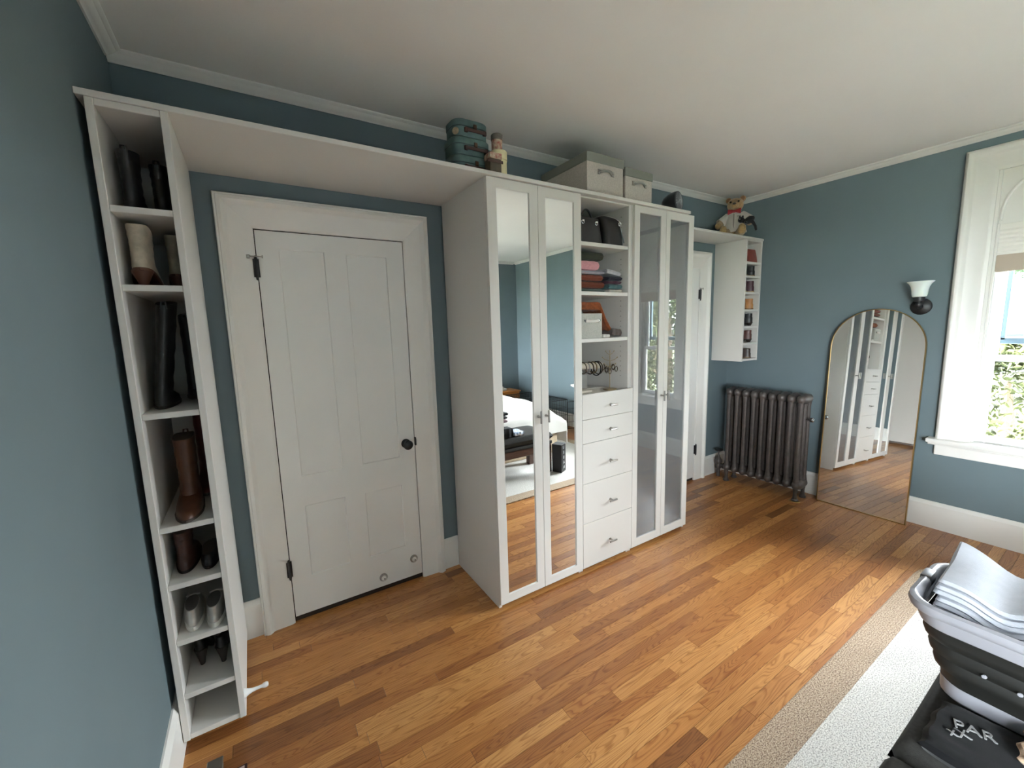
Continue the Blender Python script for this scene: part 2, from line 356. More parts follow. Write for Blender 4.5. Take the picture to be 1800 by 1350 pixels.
def slab(parent, x0, x1, z0, z1, panels, y=-0.012):
    """door leaf with recessed panels: stiles and rails around them, panels set back"""
    yb = 0.0; b = B()
    xs = sorted({x0, x1} | {p[0] for p in panels} | {p[1] for p in panels}); zs = sorted({z0, z1} | {p[2] for p in panels} | {p[3] for p in panels})
    def isp(a, c): return any(p[0] <= a and c[0] <= p[1] and p[2] <= c[1] and c[2] <= p[3] for p in panels)
    for i in range(len(xs) - 1):
        for j in range(len(zs) - 1):
            cell = (xs[i], xs[i + 1], zs[j], zs[j + 1])
            if not any(p[0] <= cell[0] + 1e-6 and cell[1] <= p[1] + 1e-6 and p[2] <= cell[2] + 1e-6 and cell[3] <= p[3] + 1e-6 for p in panels):
                b.add([(cell[0], y, cell[2]), (cell[1], y, cell[2]), (cell[1], y, cell[3]), (cell[0], y, cell[3])], [(0, 1, 2, 3)])
    # outer edge
    b.add([(x0, y, z0), (x1, y, z0), (x1, y, z1), (x0, y, z1), (x0, yb, z0), (x1, yb, z0), (x1, yb, z1), (x0, yb, z1)], [(0, 1, 5, 4), (1, 2, 6, 5), (2, 3, 7, 6), (3, 0, 4, 7)])
    for p in panels:
        c = 0.004; d = 0.0065
        b.add([(p[0], y, p[2]), (p[1], y, p[2]), (p[1], y, p[3]), (p[0], y, p[3]), (p[0] + c, y + d, p[2] + c), (p[1] - c, y + d, p[2] + c), (p[1] - c, y + d, p[3] - c), (p[0] + c, y + d, p[3] - c)],
              [(0, 1, 5, 4), (1, 2, 6, 5), (2, 3, 7, 6), (3, 0, 4, 7)])
    leaf = b.build('leaf', DOORW, parent, smooth=False)
    for p in panels:
        bx('panel', p[0] + 0.004, p[1] - 0.004, y + 0.0065, -0.0005, p[2] + 0.004, p[3] - 0.004, DOORW, leaf, 0)
    return leaf
d1 = struct('door_1', 'white four-panel door with black knob between shoe shelves and mirrored closet')
door_casing(d1, 0.287, 1.2935, 2.1784, 0.145)
bx('gap_shade_strip', 0.432, 1.150, -0.0015, -0.0005, 0.0, 2.047, mat('painted_recess_shade', '#2c221b', 0.9), d1, 0)  # dark sheet painted as the shade in the gap round the leaf
lf = slab(d1, 0.4365, 1.1445, 0.031, 2.028, [(0.530, 0.735, 0.795, 1.946), (0.840, 1.052, 0.795, 1.940), (0.531, 0.734, 0.238, 0.632), (0.840, 1.052, 0.238, 0.626)])
hinge(d1, 0.430, 1.85); hinge(d1, 0.430, 0.309); hook(d1, 0.428, 1.902)
kn = B(); kn.lathe([(0.027, -0.013), (0.027, -0.019), (0.022, -0.022), (0.010, -0.026), (0.009, -0.042), (0.016, -0.047), (0.026, -0.055), (0.028, -0.064), (0.024, -0.073), (0.012, -0.078), (0.001, -0.079)], 24, (1.092, 0, 0.874), 'y')
tag(kn.build('knob', BLACK, d1), 'round black door knob')
bx('strike_plate', 1.1445, 1.152, -0.030, -0.012, 0.855, 0.905, BLACK, d1, 0.002)
for x, z in ((0.906, 0.087), (1.095, 0.142)):
    s = B(); s.lathe([(0.0235, -0.012), (0.0235, -0.018), (0.020, -0.022), (0.014, -0.023)], 22, (x, 0, z), 'y'); bp = s.build('bumper', NICKEL, d1)
    B().lathe([(0.0145, -0.021), (0.0145, -0.026), (0.011, -0.0285), (0.001, -0.0288)], 18, (x, 0, z), 'y').build('bumper_pad', mat('white_rubber', '#e4e2dd', 0.6), bp)
    B().lathe([(0.004, -0.0285), (0.004, -0.030), (0.001, -0.0302)], 10, (x + 0.003, 0, z - 0.004), 'y').build('screw', BLACK, bp)
d2 = struct('door_2', 'white panelled door half hidden behind the frosted closet')
door_casing(d2, 3.045, 4.075, 2.172, 0.152)
bx('gap_shade_strip', 3.197, 3.923, -0.0015, -0.0005, 0.0, 2.052, mat('painted_recess_shade'), d2, 0)  # same painted gap shade behind the second leaf
slab(d2, 3.200, 3.919, 0.028, 2.040, [(3.30, 3.505, 0.795, 1.94), (3.605, 3.815, 0.795, 1.94), (3.30, 3.505, 0.238, 0.63), (3.605, 3.815, 0.238, 0.63)])
hinge(d2, 3.924, 1.79); hinge(d2, 3.924, 0.311); hook(d2, 3.935, 1.842, -1)

# ------------------------------------------------------------------ windows
FAB = mat('pleated_shade_cloth', '#e9e6df', 0.8); FABR = mat('shade_rail', '#b9ab9c', 0.7)
VINYL = mat('white_vinyl_sash', '#eef0f2', 0.3)
def window(name, label, axis, c):
    """axis 'right': along y on the right wall; 'rear': along x on the rear wall. Local frame: s along wall, o into the room (negative = outside), z."""
    r = struct(name, label)
    def P(s, o, z): return (W - o, c + s, z) if axis == 'right' else ((o, c + s, z) if axis == 'left' else (c + s, RY + o, z))
    def Bx(nm, s0, s1, o0, o1, z0, z1, m, par=r, bev=0.0015):
        p, q = P(s0, o0, z0), P(s1, o1, z1)
        return bx(nm, p[0], q[0], p[1], q[1], z0, z1, m, par, bev)
    OUT, TOP = 0.425, 2.5752
    prof = [(0, 0), (0, 0.030), (0.006, 0.040), (0.016, 0.046), (0.030, 0.045), (0.042, 0.036), (0.050, 0.027), (0.056, 0.024), (0.130, 0.022), (0.140, 0.018), (0.150, 0.014), (0.150, 0)]
    n = len(prof)
    def strip(fa, fb):
        v = [fa(u, o) for u, o in prof] + [fb(u, o) for u, o in prof]
        f = [tuple(range(n)), tuple(range(2 * n - 1, n - 1, -1))] + [(i, i + n, (i + 1) % n + n, (i + 1) % n) for i in range(n)]
        B().add(v, f).build('casing', TRIM, r)
    strip(lambda u, o: P(-OUT + u, o, 0.672), lambda u, o: P(-OUT + u, o, TOP - u))
    strip(lambda u, o: P(OUT - u, o, 0.672), lambda u, o: P(OUT - u, o, TOP - u))
    strip(lambda u, o: P(-OUT + u, o, TOP - u), lambda u, o: P(OUT - u, o, TOP - u))
    Bx('sill', -0.465, 0.465, -0.10, 0.075, 0.640, 0.672, TRIM, bev=0.008)
    Bx('sill_nosing', -0.455, 0.455, 0.0, 0.055, 0.626, 0.641, TRIM, bev=0.005)
    Bx('apron', -0.425, 0.425, 0.0, 0.024, 0.552, 0.628, TRIM, bev=0.003)
    # jamb liners and inner stop
    for s in (-1, 1):
        Bx('jamb', s * WH, s * (WH - 0.016), -0.16, 0.004, 0.672, WZ1, TRIM)
        Bx('stop', s * (WH - 0.016), s * (WH - 0.028), -0.02, -0.006, 0.672, 2.10, TRIM, bev=0.003)
        Bx('stop', s * (WH - 0.016), s * (WH - 0.022), -0.056, -0.048, 0.672, 2.10, VINYL, bev=0.001)
    Bx('jamb', -WH, WH, -0.16, 0.004, WZ1 - 0.014, WZ1, TRIM)
    # arched spandrel panel over the shade
    b = B(); hw = WH - 0.016; zt = WZ1 - 0.014; zs = 2.12; ra = hw - 0.012; NN = 20; rise = 0.27
    pts = [(-ra, zs)] + [(-ra * math.cos(PI * i / NN), zs + 0.03 + rise * math.sin(PI * i / NN)) for i in range(NN + 1)] + [(ra, zs)]
    outer = [(-hw, zs)] + [(-hw + 2 * hw * i / NN, zt) for i in range(NN + 1)] + [(hw, zs)]
    for o0 in (-0.012,):
        v = [P(s, o0, z) for s, z in pts] + [P(s, o0, z) for s, z in outer] + [P(s, -0.04, z) for s, z in pts]
        m = len(pts); f = [(i, i + 1, m + i + 1, m + i) for i in range(m - 1)] + [(i + 1, i, 2 * m + i, 2 * m + i + 1) for i in range(m - 1)]
        b.add(v, f)
    b.build('arch_panel', TRIM, r)
    B().tube([P(s, -0.010, z) for s, z in pts], 0.009, 8).build('arch_bead', TRIM, r)
    Bx('head_panel', -hw, hw, -0.075, -0.042, 2.085, zt, TRIM)
    # pleated shade drawn up under the arch
    sh = Bx('shade', -hw + 0.012, hw - 0.012, -0.046, -0.012, 2.060, 2.095, FAB)
    for k in range(6):
        z = 2.060 - 0.026 * k
        poly = [(-0.044, z), (-0.012, z), (-0.007, z - 0.013), (-0.012, z - 0.026), (-0.044, z - 0.026), (-0.049, z - 0.013)]
        v = [P(-hw + 0.014, o, q) for o, q in poly] + [P(hw - 0.014, o, q) for o, q in poly]
        f = [tuple(range(6)), tuple(range(11, 5, -1))] + [(i, i + 6, (i + 1) % 6 + 6, (i + 1) % 6) for i in range(6)]
        B().add(v, f).build('pleat', FAB, sh)
    Bx('shade_rail', -hw + 0.012, hw - 0.012, -0.050, -0.006, 1.800, 1.904, FABR, sh, bev=0.006)
    # sashes
    def sash(z0, z1, o0, o1, st, rb, rt):
        w = hw - 0.002
        s_ = Bx('sash', -w, -w + st, o0, o1, z0, z1, VINYL, bev=0.004)
        Bx('stile', w - st, w, o0, o1, z0, z1, VINYL, s_, bev=0.004)
        Bx('rail', -w + st, w - st, o0, o1, z0, z0 + rb, VINYL, s_, bev=0.004)
        Bx('rail', -w + st, w - st, o0, o1, z1 - rt, z1, VINYL, s_, bev=0.004)
        om = (o0 + o1) / 2
        q = [P(-w + st - 0.005, om, z0 + rb - 0.005), P(w - st + 0.005, om, z0 + rb - 0.005), P(w - st + 0.005, om, z1 - rt + 0.005), P(-w + st - 0.005, om, z1 - rt + 0.005)]
        B().add(q, [(0, 1, 2, 3)]).build('pane', PANE, s_, smooth=False)
    sash(0.674, 1.262, -0.088, -0.056, 0.050, 0.042, 0.040)
    sash(1.222, 2.085, -0.126, -0.092, 0.055, 0.040, 0.05)
    # storm window outside
    w = hw - 0.002
    stf = mat('blue_grey_storm_frame', '#5b6e79', 0.5)
    s_ = Bx('storm_frame', -w, -w + 0.075, -0.158, -0.135, 1.36, 2.085, stf, bev=0.002)
    Bx('rail', -w, w, -0.158, -0.135, 1.335, 1.375, stf, s_, bev=0.002); Bx('stile', w - 0.075, w, -0.158, -0.135, 1.36, 2.085, stf, s_, bev=0.002)
    return r
window('window_1', 'tall white sash window with arched head panel and raised pleated shade', 'right', -1.98)
window('added_window_2', 'unseen tall white sash window added for brightness further along the window wall', 'right', -3.0)  # out of view, added to brighten the room
window('added_window_3', 'unseen tall white sash window added for brightness in the shoe-shelf wall, nearer the shelves', 'left', -3.65)  # added behind the camera for more daylight, never in view
window('added_window_4', 'unseen tall white sash window added for brightness in the shoe-shelf wall, nearer the bed wall', 'left', -4.50)  # another unseen window, added for the room's light level

# ------------------------------------------------------------------ closet system
# long top board
tag(bx('top_board', 0.001, 2.955, -0.575, -0.001, 2.2565, 2.2755, LAM, None, 0.0015), 'long white top board bridging shoe shelves, door and closet cabinets', 'shelf board')
tag(bx('bridge_board', 3.0145, W - 0.001, -0.300, -0.001, 2.2565, 2.2755, LAM, None, 0.0015), 'shallow white board over the second door, carrying the teddy bear', 'shelf board')

# tall shoe tower by the left wall
ST = thing('shoe_tower', 'tall narrow white open shoe tower beside the wall with the door stop', 'shelf unit', (0.118, -0.3, 0.05))
X0, X1, YF, YB, TB = 0.0205, 0.2163, -0.572, -0.0215, 0.0205
bx('side_panel', X0, X0 + TB, YF, YB, 0.05, 2.256, LAM, ST); bx('side_panel', X1 - TB, X1, YF, YB, 0.05, 2.256, LAM, ST)
bx('back_panel', X0 + TB, X1 - TB, YB - 0.008, YB, 0.05, 2.256, LAM, ST, 0)
SHZ = [1.950, 1.7074, 1.2827, 0.8791, 0.6652, 0.4492, 0.2352, 0.071]
for z in SHZ: bx('shelf', X0 + TB + 0.0003, X1 - TB - 0.0003, YF + 0.003, YB - 0.0085, z - 0.0205, z, LAM, ST)
bx('top_panel', X0 + TB + 0.0003, X1 - TB - 0.0003, YF + 0.002, YB - 0.0085, 2.235, 2.256, LAM, ST)
ds = B(); ds.lathe([(0.017, 0.2165), (0.0165, 0.222), (0.011, 0.232), (0.0075, 0.245), (0.006, 0.262), (0.0065, 0.276), (0.010, 0.284), (0.0105, 0.292), (0.007, 0.299), (0.001, 0.300)], 16, (0, -0.555, 0.135), 'x')
tag(ds.build('door_stop', mat('white_plastic', '#eeeeec', 0.35)), 'white peg door stop screwed to the side of the shoe tower', 'door stop')

YP, YD, ZD0, ZD1 = -0.5412, -0.5616, 0.0265, 2.2545
def t_handle(parent, x, z, vertical):
    y = YD; h = B()
    h.tube([(x, y, z), (x, y - 0.028, z)], 0.0045, 10); h.lathe([(0.008, y - 0.0002), (0.008, y - 0.003)], 12, (x, 0, z), 'y')
    if vertical: h.tube([(x, y - 0.030, z - 0.034), (x, y - 0.030, z + 0.034)], 0.0058, 10)
    else: h.tube([(x - 0.030, y - 0.030, z), (x + 0.030, y - 0.030, z)], 0.0058, 10)
    return h.build('handle', NICKEL, parent)
def frame_door(parent, x0, x1, px0, px1, pz0, pz1, paneM, pname, hx, hz):
    b = B()
    def ring(y): return [[(x0, y, ZD0), (x1, y, ZD0), (x1, y, ZD1), (x0, y, ZD1)], [(px0, y, pz0), (px1, y, pz0), (px1, y, pz1), (px0, y, pz1)]]
    fo, fi = ring(YD); bo, bi = ring(YP - 0.0006)
    v = fo + fi + bo + bi; f = []
    for i in range(4):
        j = (i + 1) % 4
        f += [(i, j, 4 + j, 4 + i), (8 + i, 12 + i, 12 + j, 8 + j), (i, 8 + i, 8 + j, j), (4 + i, 4 + j, 12 + j, 12 + i)]
    fr = b.add(v, f).build('door', LAM, parent, smooth=False)
    md = fr.modifiers.new('edge', 'BEVEL'); md.width = 0.0012; md.segments = 1
    bx(pname, px0 - 0.006, px1 + 0.006, YD + 0.007, YD + 0.011, pz0 - 0.006, pz1 + 0.006, paneM, fr, 0)
    t_handle(fr, hx, hz, True)
    return fr
def carcass(parent, x0, x1, t=0.019, bottom=True, toe=0.05):
    bx('side_panel', x0, x0 + t, YP, -0.0215, 0.0, 2.256, LAM, parent); bx('side_panel', x1 - t, x1, YP, -0.0215, 0.0, 2.256, LAM, parent)
    bx('back_panel', x0 + t, x1 - t, -0.030, -0.0215, 0.04, 2.256, LAM, parent, 0)
    bx('top_panel', x0 + t + 0.0003, x1 - t - 0.0003, YP + 0.002, -0.0305, 2.2365, 2.256, LAM, parent)
    bx('bottom_panel', x0 + t + 0.0003, x1 - t - 0.0003, YP + 0.002, -0.0305, toe, toe + 0.019, LAM, parent)
C1 = thing('mirrored_cabinet', 'white closet cabinet with two tall mirrored doors', 'cabinet', (1.69, -0.28, 0))
carcass(C1, 1.3915, 1.9888)
frame_door(C1, 1.3915, 1.6914, 1.4455, 1.6390, 0.0735, 2.2095, MIRROR, 'mirror', 1.6680, 1.047)
frame_door(C1, 1.6936, 1.9888, 1.7420, 1.9370, 0.0735, 2.2040, MIRROR, 'mirror', 1.7200, 1.047)
C2 = thing('shelf_and_drawer_cabinet', 'white closet cabinet with open shelves above five drawers', 'cabinet', (2.2, -0.28, 0))
bx('side_panel', 1.9894, 2.0050, YP, -0.0215, 0, 2.256, LAM, C2); bx('side_panel', 2.3930, 2.4128, YP, -0.0215, 0, 2.256, LAM, C2)
bx('back_panel', 2.0050, 2.3930, -0.030, -0.0215, 0.04, 2.256, LAM, C2, 0); bx('top_panel', 2.0053, 2.3927, YP + 0.002, -0.0305, 2.2465, 2.256, LAM, C2)
for z in (2.0105, 1.7315, 1.4570): bx('shelf', 2.0053, 2.3927, YP + 0.003, -0.0305, z - 0.022, z, LAM, C2)
bx('shelf', 2.0053, 2.3927, YP, -0.0305, 1.088, 1.110, LAM, C2)
DZ = [1.1305, 0.9760, 0.8290, 0.5770, 0.3200, 0.0265]; HZ = [1.048, 0.896, 0.692, 0.431, 0.159]
for i in range(5):
    d = bx('drawer', 1.9905, 2.4218, YD, YP - 0.0005, DZ[i + 1] + 0.0013, DZ[i] - 0.0013, LAM, C2, 0.0012); t_handle(d, 2.222, HZ[i], False)
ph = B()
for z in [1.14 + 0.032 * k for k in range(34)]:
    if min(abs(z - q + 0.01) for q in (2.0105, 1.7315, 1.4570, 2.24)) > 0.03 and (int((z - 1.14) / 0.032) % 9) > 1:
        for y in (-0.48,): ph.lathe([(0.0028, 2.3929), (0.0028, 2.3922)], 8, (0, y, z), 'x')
ph.build('shelf_pin_holes', mat('painted_recess_shade'), C2)['kind'] = 'stuff'  # flat dark discs put the shade of drilled holes into colour
C3 = thing('frosted_glass_cabinet', 'white closet cabinet with two tall frosted glass doors', 'cabinet', (2.71, -0.28, 0))
carcass(C3, 2.4135, 3.0134)
frame_door(C3, 2.4240, 2.7200, 2.4715, 2.6690, 0.0835, 2.2125, FROST, 'frosted_pane', 2.7000, 1.049)
frame_door(C3, 2.7222, 3.0134, 2.7640, 2.9600, 0.0835, 2.2060, FROST, 'frosted_pane', 2.7440, 1.049)
bx('shelf', 2.4327, 2.9942, -0.525, -0.0305, 1.865, 1.885, LAM, C3)
rod = B(); rod.tube([(2.4330, -0.29, 1.80), (2.9938, -0.29, 1.80)], 0.0125, 12); rod.build('hanging_rod', CHROME, C3)
# shoe cubby in the corner
C4 = thing('shoe_cubby', 'white wall-hung shoe cubby with seven cells in the corner above the radiator', 'shelf unit', (4.305, -0.15, 1.164))
bx('side_panel', 4.169, 4.188, -0.2954, -0.001, 1.164, 2.256, LAM, C4); bx('side_panel', 4.421, 4.440, -0.2954, -0.001, 1.164, 2.256, LAM, C4)
bx('back_panel', 4.188, 4.421, -0.008, -0.001, 1.164, 2.256, LAM, C4, 0)
CBZ = [2.063, 1.940, 1.795, 1.639, 1.489, 1.335, 1.186]
for z in CBZ: bx('shelf', 4.1883, 4.4207, -0.2935, -0.0085, z - 0.020, z, LAM, C4)
bx('top_panel', 4.1883, 4.4207, -0.2935, -0.0085, 2.240, 2.256, LAM, C4)

# ------------------------------------------------------------------ generators for soft and lathe-like things
def slab_cloth(x0, x1, y0, y1, z0, z1, seed=0.0, amp=0.004, nx=20, ny=20, sag=None, p=11.0):
    """soft folded slab with rounded edges and a little unevenness"""
    b = B(); xc, yc, hx, hy = (x0 + x1) / 2, (y0 + y1) / 2, (x1 - x0) / 2, (y1 - y0) / 2; h = (z1 - z0) / 2; zc = (z0 + z1) / 2
    top = []; bot = []
    for j in range(ny + 1):
        for i in range(nx + 1):
            u = -1 + 2 * i / nx; v = -1 + 2 * j / ny
            u2 = math.copysign(abs(u) ** 0.7, u); v2 = math.copysign(abs(v) ** 0.7, v)
            e = max(0.0, (1 - abs(u2) ** p) * (1 - abs(v2) ** p)) ** 0.33
            X = xc + hx * u2 + amp * 1.2 * nz(v2 * 2 + seed, u2, seed); Y = yc + hy * v2 + amp * 1.2 * nz(u2 * 2, seed + 3, v2)
            q = amp * nz(X * 22 + seed * 5, Y * 22, seed); d = sag(X, Y) if sag else 0.0
            top.append((X, Y, zc + h * e - abs(q) * e + d)); bot.append((X, Y, zc - h * e + d))
    N = nx + 1; f = []
    for j in range(ny):
        for i in range(nx):
            a = j * N + i; f.append((a, a + 1, a + N + 1, a + N)); o = len(top); f.append((o + a, o + a + N, o + a + N + 1, o + a + 1))
    rim = [i for i in range(N)] + [j * N + nx for j in range(1, ny + 1)] + [ny * N + i for i in range(nx - 1, -1, -1)] + [j * N for j in range(ny - 1, 0, -1)]
    o = len(top); R = len(rim)
    for k in range(R): a, c = rim[k], rim[(k + 1) % R]; f.append((a, o + a, o + c, c))
    return b.add(top + bot, f)
def cloth(name, label, cat, box, color, seed=0.0, amp=0.004, group=None, sag=None, layers=1, var=0.08, color2=None):
    m = mat('fabric_' + color + (color2 or ''), color, 0.92, bump=0.25, bscale=900, var=var, vscale=60, spec=0.15, sheen=0.15, color2=color2)
    x0, x1, y0, y1, z0, z1 = box
    b = B(); hh = (z1 - z0) / layers
    for k in range(layers):
        c = slab_cloth(x0 + 0.003 * nz(seed, k), x1 + 0.004 * nz(seed + 9, k * 1.7), y0 + 0.006 * nz(k * 2.3, seed), y1, z0 + hh * k, z0 + hh * (k + 1) * 1.0, seed + k * 1.9, amp, sag=sag)
        b.add(c.v, c.f)
    o = b.build(name, m); return tag(o, label, cat, group)
def rrect(hx, hy, r, n=5):
    pts = []
    for cx_, cy_, a0 in ((hx - r, hy - r, 0), (-hx + r, hy - r, PI / 2), (-hx + r, -hy + r, PI), (hx - r, -hy + r, 1.5 * PI)):
        for k in range(n + 1): a = a0 + PI / 2 * k / n; pts.append((cx_ + r * math.cos(a), cy_ + r * math.sin(a)))
    return pts
def torus(c, R, r, axis='z', n=20, m=6, squash=1.0):
    pts = []
    for k in range(n):
        t = 2 * PI * k / n; a, b2 = R * math.cos(t), R * math.sin(t) * squash
        p = {'z': (a, b2, 0), 'x': (0, a, b2), 'y': (a, 0, b2)}[axis]; pts.append((c[0] + p[0], c[1] + p[1], c[2] + p[2]))
    return B().tube(pts, r, m, closed=True)
def leather(c, rough=0.42): return mat('leather_' + c + str(rough), c, rough, bump=0.2, bscale=260, var=0.15, vscale=30)
SOLE_D = mat('dark_sole', '#241c18', 0.6); LINING = mat('shoe_lining', '#3a322c', 0.85)
def shoe(name, label, loc, rz, L=0.25, Wd=0.082, toe=0.032, vamp=0.055, collar=0.065, open_f=0.0, sole=0.012, heel=0.0, shaft=0.0, shaft_d=0.10, upper='#222222', sole_c='#241c18', rough=0.42, group=None, laces=None, lining='#3a322c', pointy=0.0, lean=0.0, tilt=0.0, cat='shoe', metal=0.0):
    t = thing(name, label, cat, loc, rz, group, local=True)
    um = leather(upper, rough) if not metal else mat('metallic_leather_' + upper, upper, rough, metal, bump=0.15, bscale=200, var=0.1, vscale=30)
    def lift(x):
        s = min(1, max(0, (0.10 * L - x) / (0.55 * L))); return heel * s * s * (3 - 2 * s)
    def outline(z, xf, xb, w, n=24):
        xm, a = (xf + xb) / 2, (xf - xb) / 2; r = []
        for k in range(n):
            th = 2 * PI * k / n; c, s = math.cos(th), math.sin(th)
            x = xm + a * math.copysign(abs(c) ** 0.85, c)
            q = x / L
            wf = 1.0 - 0.16 * max(0, -q * 2) + 0.04 * max(0, q) - (0.55 * pointy + 0.08) * max(0, q * 2 - 0.45)
            r.append((x + lean * z, w * wf * math.copysign(abs(s) ** 0.85, s) + tilt * max(0, z - vamp), z + lift(x) + (0.16 * (x + L / 2) * max(0, (z - vamp) / (shaft - vamp)) ** 3 if shaft else 0)))
        return r
    # upper, stacked by height
    rings = []; top = shaft if shaft else collar
    zs = [sole * 0.8, sole + 0.3 * (toe - sole), sole + 0.7 * (toe - sole), toe] + [toe + (vamp - toe) * k / 4 for k in range(1, 5)]
    for z in zs:
        if z <= toe: k = (z - sole) / max(toe - sole, 1e-4); xf = L / 2 - 0.02 * L * k - 0.06 * L * max(0, k) ** 3; w = Wd / 2 * (1.0 if k < .7 else 0.97)
        else: k = (z - toe) / (vamp - toe); xf = (L / 2 - 0.08 * L) * (1 - k) + (open_f * L) * k; w = Wd / 2 * (0.97 - 0.16 * k)
        rings.append(outline(z, xf, -L / 2 + 0.004 * (z > toe), w))
    if shaft:
        xa = -L / 2 + shaft_d
        for k in range(1, 13):
            q = k / 12; z = vamp + (shaft - vamp) * q; s = min(1, q * 3)
            xf = (open_f * L) * (1 - s) + xa * s + 0.012 * q; w = Wd / 2 * (0.81 - 0.05 * math.sin(q * PI) + 0.10 * q)
            rings.append(outline(z, xf + 0.004 * math.sin(k * 2.1), -L / 2 + 0.006 * math.sin(q * PI) + 0.003 * math.sin(k * 2.6), w * (1 + 0.05 * math.sin(k * 2.3) * (k < 12))))
    else:
        for k in range(1, 4):
            q = k / 3; z = vamp + (collar - vamp) * q
            rings.append(outline(z, open_f * L - 0.05 * L * q, -L / 2 + 0.004, Wd / 2 * (0.81 - 0.04 * q)))
    last = rings[-1]; cxm = sum(p[0] for p in last) / len(last)
    B().loft(rings, cap=False).build('upper', um, t, angle=60)
    inner = [last] + [[(cxm + (p[0] - cxm) * s, p[1] * s, p[2] - d) for p in last] for s, d in ((0.93, -0.001), (0.88, 0.006), (0.82, min(0.05, top * 0.6)))]
    B().loft(inner[1:], cap=True).build('lining', mat('shoe_lining_' + lining, lining, 0.85), t, angle=60)
    tr = B().loft([inner[0], inner[1]], cap=False); tr.build('collar', um, t)
    so = []
    for z, g in ((0.0, -0.002), (0.002, 0.003), (sole * 0.9, 0.003), (sole, 0.0)): so.append(outline(z, L / 2 + g, -L / 2 - g, Wd / 2 + g))
    B().loft(so).build('sole', mat('sole_' + sole_c, sole_c, 0.6, bump=0.1, bscale=150), t)
    if heel > 0.012:
        hb = B(); a = []
        for q in (0, 0.3, 1.0):
            w = (0.36 + 0.64 * q ** 1.3) * Wd * 0.40; l = (0.45 + 0.55 * q) * 0.055
            a.append([(-L / 2 + 0.028 + l * 0.5 * math.cos(th) - (1 - q) * 0.004, w * math.sin(th), q * (heel + 0.002)) for th in [2 * PI * k / 14 for k in range(14)]])
        hb.loft(a).build('heel', mat('sole_' + sole_c, sole_c, 0.6), t)
    if shaft > 0.17:
        tb_ = B(); px = max(last, key=lambda p: -p[0]); tb_.tube([(px[0] + 0.004, px[1] - 0.009, px[2] - 0.012), (px[0] + 0.004, px[1] - 0.006, px[2] + 0.012), (px[0] + 0.004, px[1] + 0.006, px[2] + 0.012), (px[0] + 0.004, px[1] + 0.009, px[2] - 0.012)], 0.003, 6); tb_.build('pull_tab', um, t)
    if laces:
        lb = B()
        for k in range(4):
            q = k / 4; x = (open_f + 0.05 + 0.06 * q) * L; z = vamp + (toe - vamp) * (0.05 + 0.22 * q) + 0.006
            lb.tube([(x - 0.004, -0.022, z - 0.004), (x, 0, z + 0.002), (x + 0.004, 0.022, z - 0.004)], 0.0022, 6)
        lb.build('laces', mat('lace_' + laces, laces, 0.9), t)
    return t

# ------------------------------------------------------------------ radiator, mirror, sconce
RD = thing('radiator', 'dark bronze cast-iron column radiator under the shoe cubby', 'radiator', (4.235, -0.5, 0))
sec = B()
for x in (4.165, 4.235, 4.305):
    sec.loft([[(x + rx * math.cos(a), ry * math.sin(a), z) for a in [2 * PI * k / 12 for k in range(12)]] for z, rx, ry in ((0.13, 0.022, 0.026), (0.17, 0.0185, 0.024), (0.21, 0.0165, 0.0185), (0.50, 0.0165, 0.0185), (0.80, 0.0165, 0.0185), (0.845, 0.0185, 0.024), (0.88, 0.022, 0.026))], cap=False)
for z0, zz in ((0.135, -1), (0.875, 1)):
    rings = []
    for k in range(15):
        q = -1 + 2 * k / 14; x = 4.235 + 0.096 * math.copysign(abs(q) ** 0.8, q); e = max(0.03, (1 - abs(q) ** 5)) ** 0.5
        hump = 1 + 0.14 * math.cos(q * 2 * PI * 1.02)
        rings.append([(x, 0.0355 * e * math.cos(a), z0 + 0.042 * e * hump * math.sin(a)) for a in [2 * PI * j / 12 for j in range(12)]])
    sec.loft(rings)
NSEC = 9; Y0R, PIT = -0.200, 0.0755
smesh = None
for i in range(NSEC):
    yy = Y0R - PIT * i
    if smesh is None:
        so_ = B(); so_.v = [(p[0], p[1] + yy, p[2]) for p in sec.v]; so_.f = sec.f; first = so_.build('section', IRON, RD, angle=50); smesh = first
    else:
        o = smesh.copy(); COL.objects.link(o); o.parent = RD; o.location = (0, -PIT * i, 0)
for yy in (Y0R, Y0R - PIT * (NSEC - 1)):
    for x in (4.165, 4.305):
        B().loft([[(x + r * math.cos(a), yy + r * math.sin(a), z) for a in [2 * PI * k / 12 for k in range(12)]] for z, r in ((0.0, 0.026), (0.012, 0.027), (0.022, 0.018), (0.06, 0.014), (0.115, 0.020), (0.14, 0.022))]).build('foot', IRON, RD)
vb = B(); vb.lathe([(0.018, 0.0), (0.018, 0.075), (0.028, 0.085), (0.030, 0.10), (0.026, 0.13), (0.034, 0.145), (0.034, 0.165), (0.022, 0.185), (0.014, 0.20), (0.010, 0.215), (0.006, 0.225), (0.006, 0.262)], 16, (4.22, -0.085, 0)); vb.tube([(4.22, -0.085, 0.115), (4.22, -0.165, 0.115)], 0.022, 12); vb.tube([(4.22, -0.135, 0.115), (4.22, -0.150, 0.115)], 0.030, 8)
vv = vb.build('valve', IRON, RD)
hw_ = B(); hw_.lathe([(0.012, 0.262), (0.034, 0.264), (0.038, 0.270), (0.034, 0.277), (0.012, 0.280), (0.002, 0.281)], 18, (4.22, -0.085, 0)); hw_.build('handwheel', BLACK, vv)
av = B(); av.lathe([(0.006, -0.820), (0.006, -0.845), (0.014, -0.848), (0.019, -0.858), (0.019, -0.872), (0.010, -0.879), (0.001, -0.880)], 14, (4.235, 0, 0.705), 'y'); tag(av.build('air_vent', CHROME, RD), 'shiny chrome air vent')
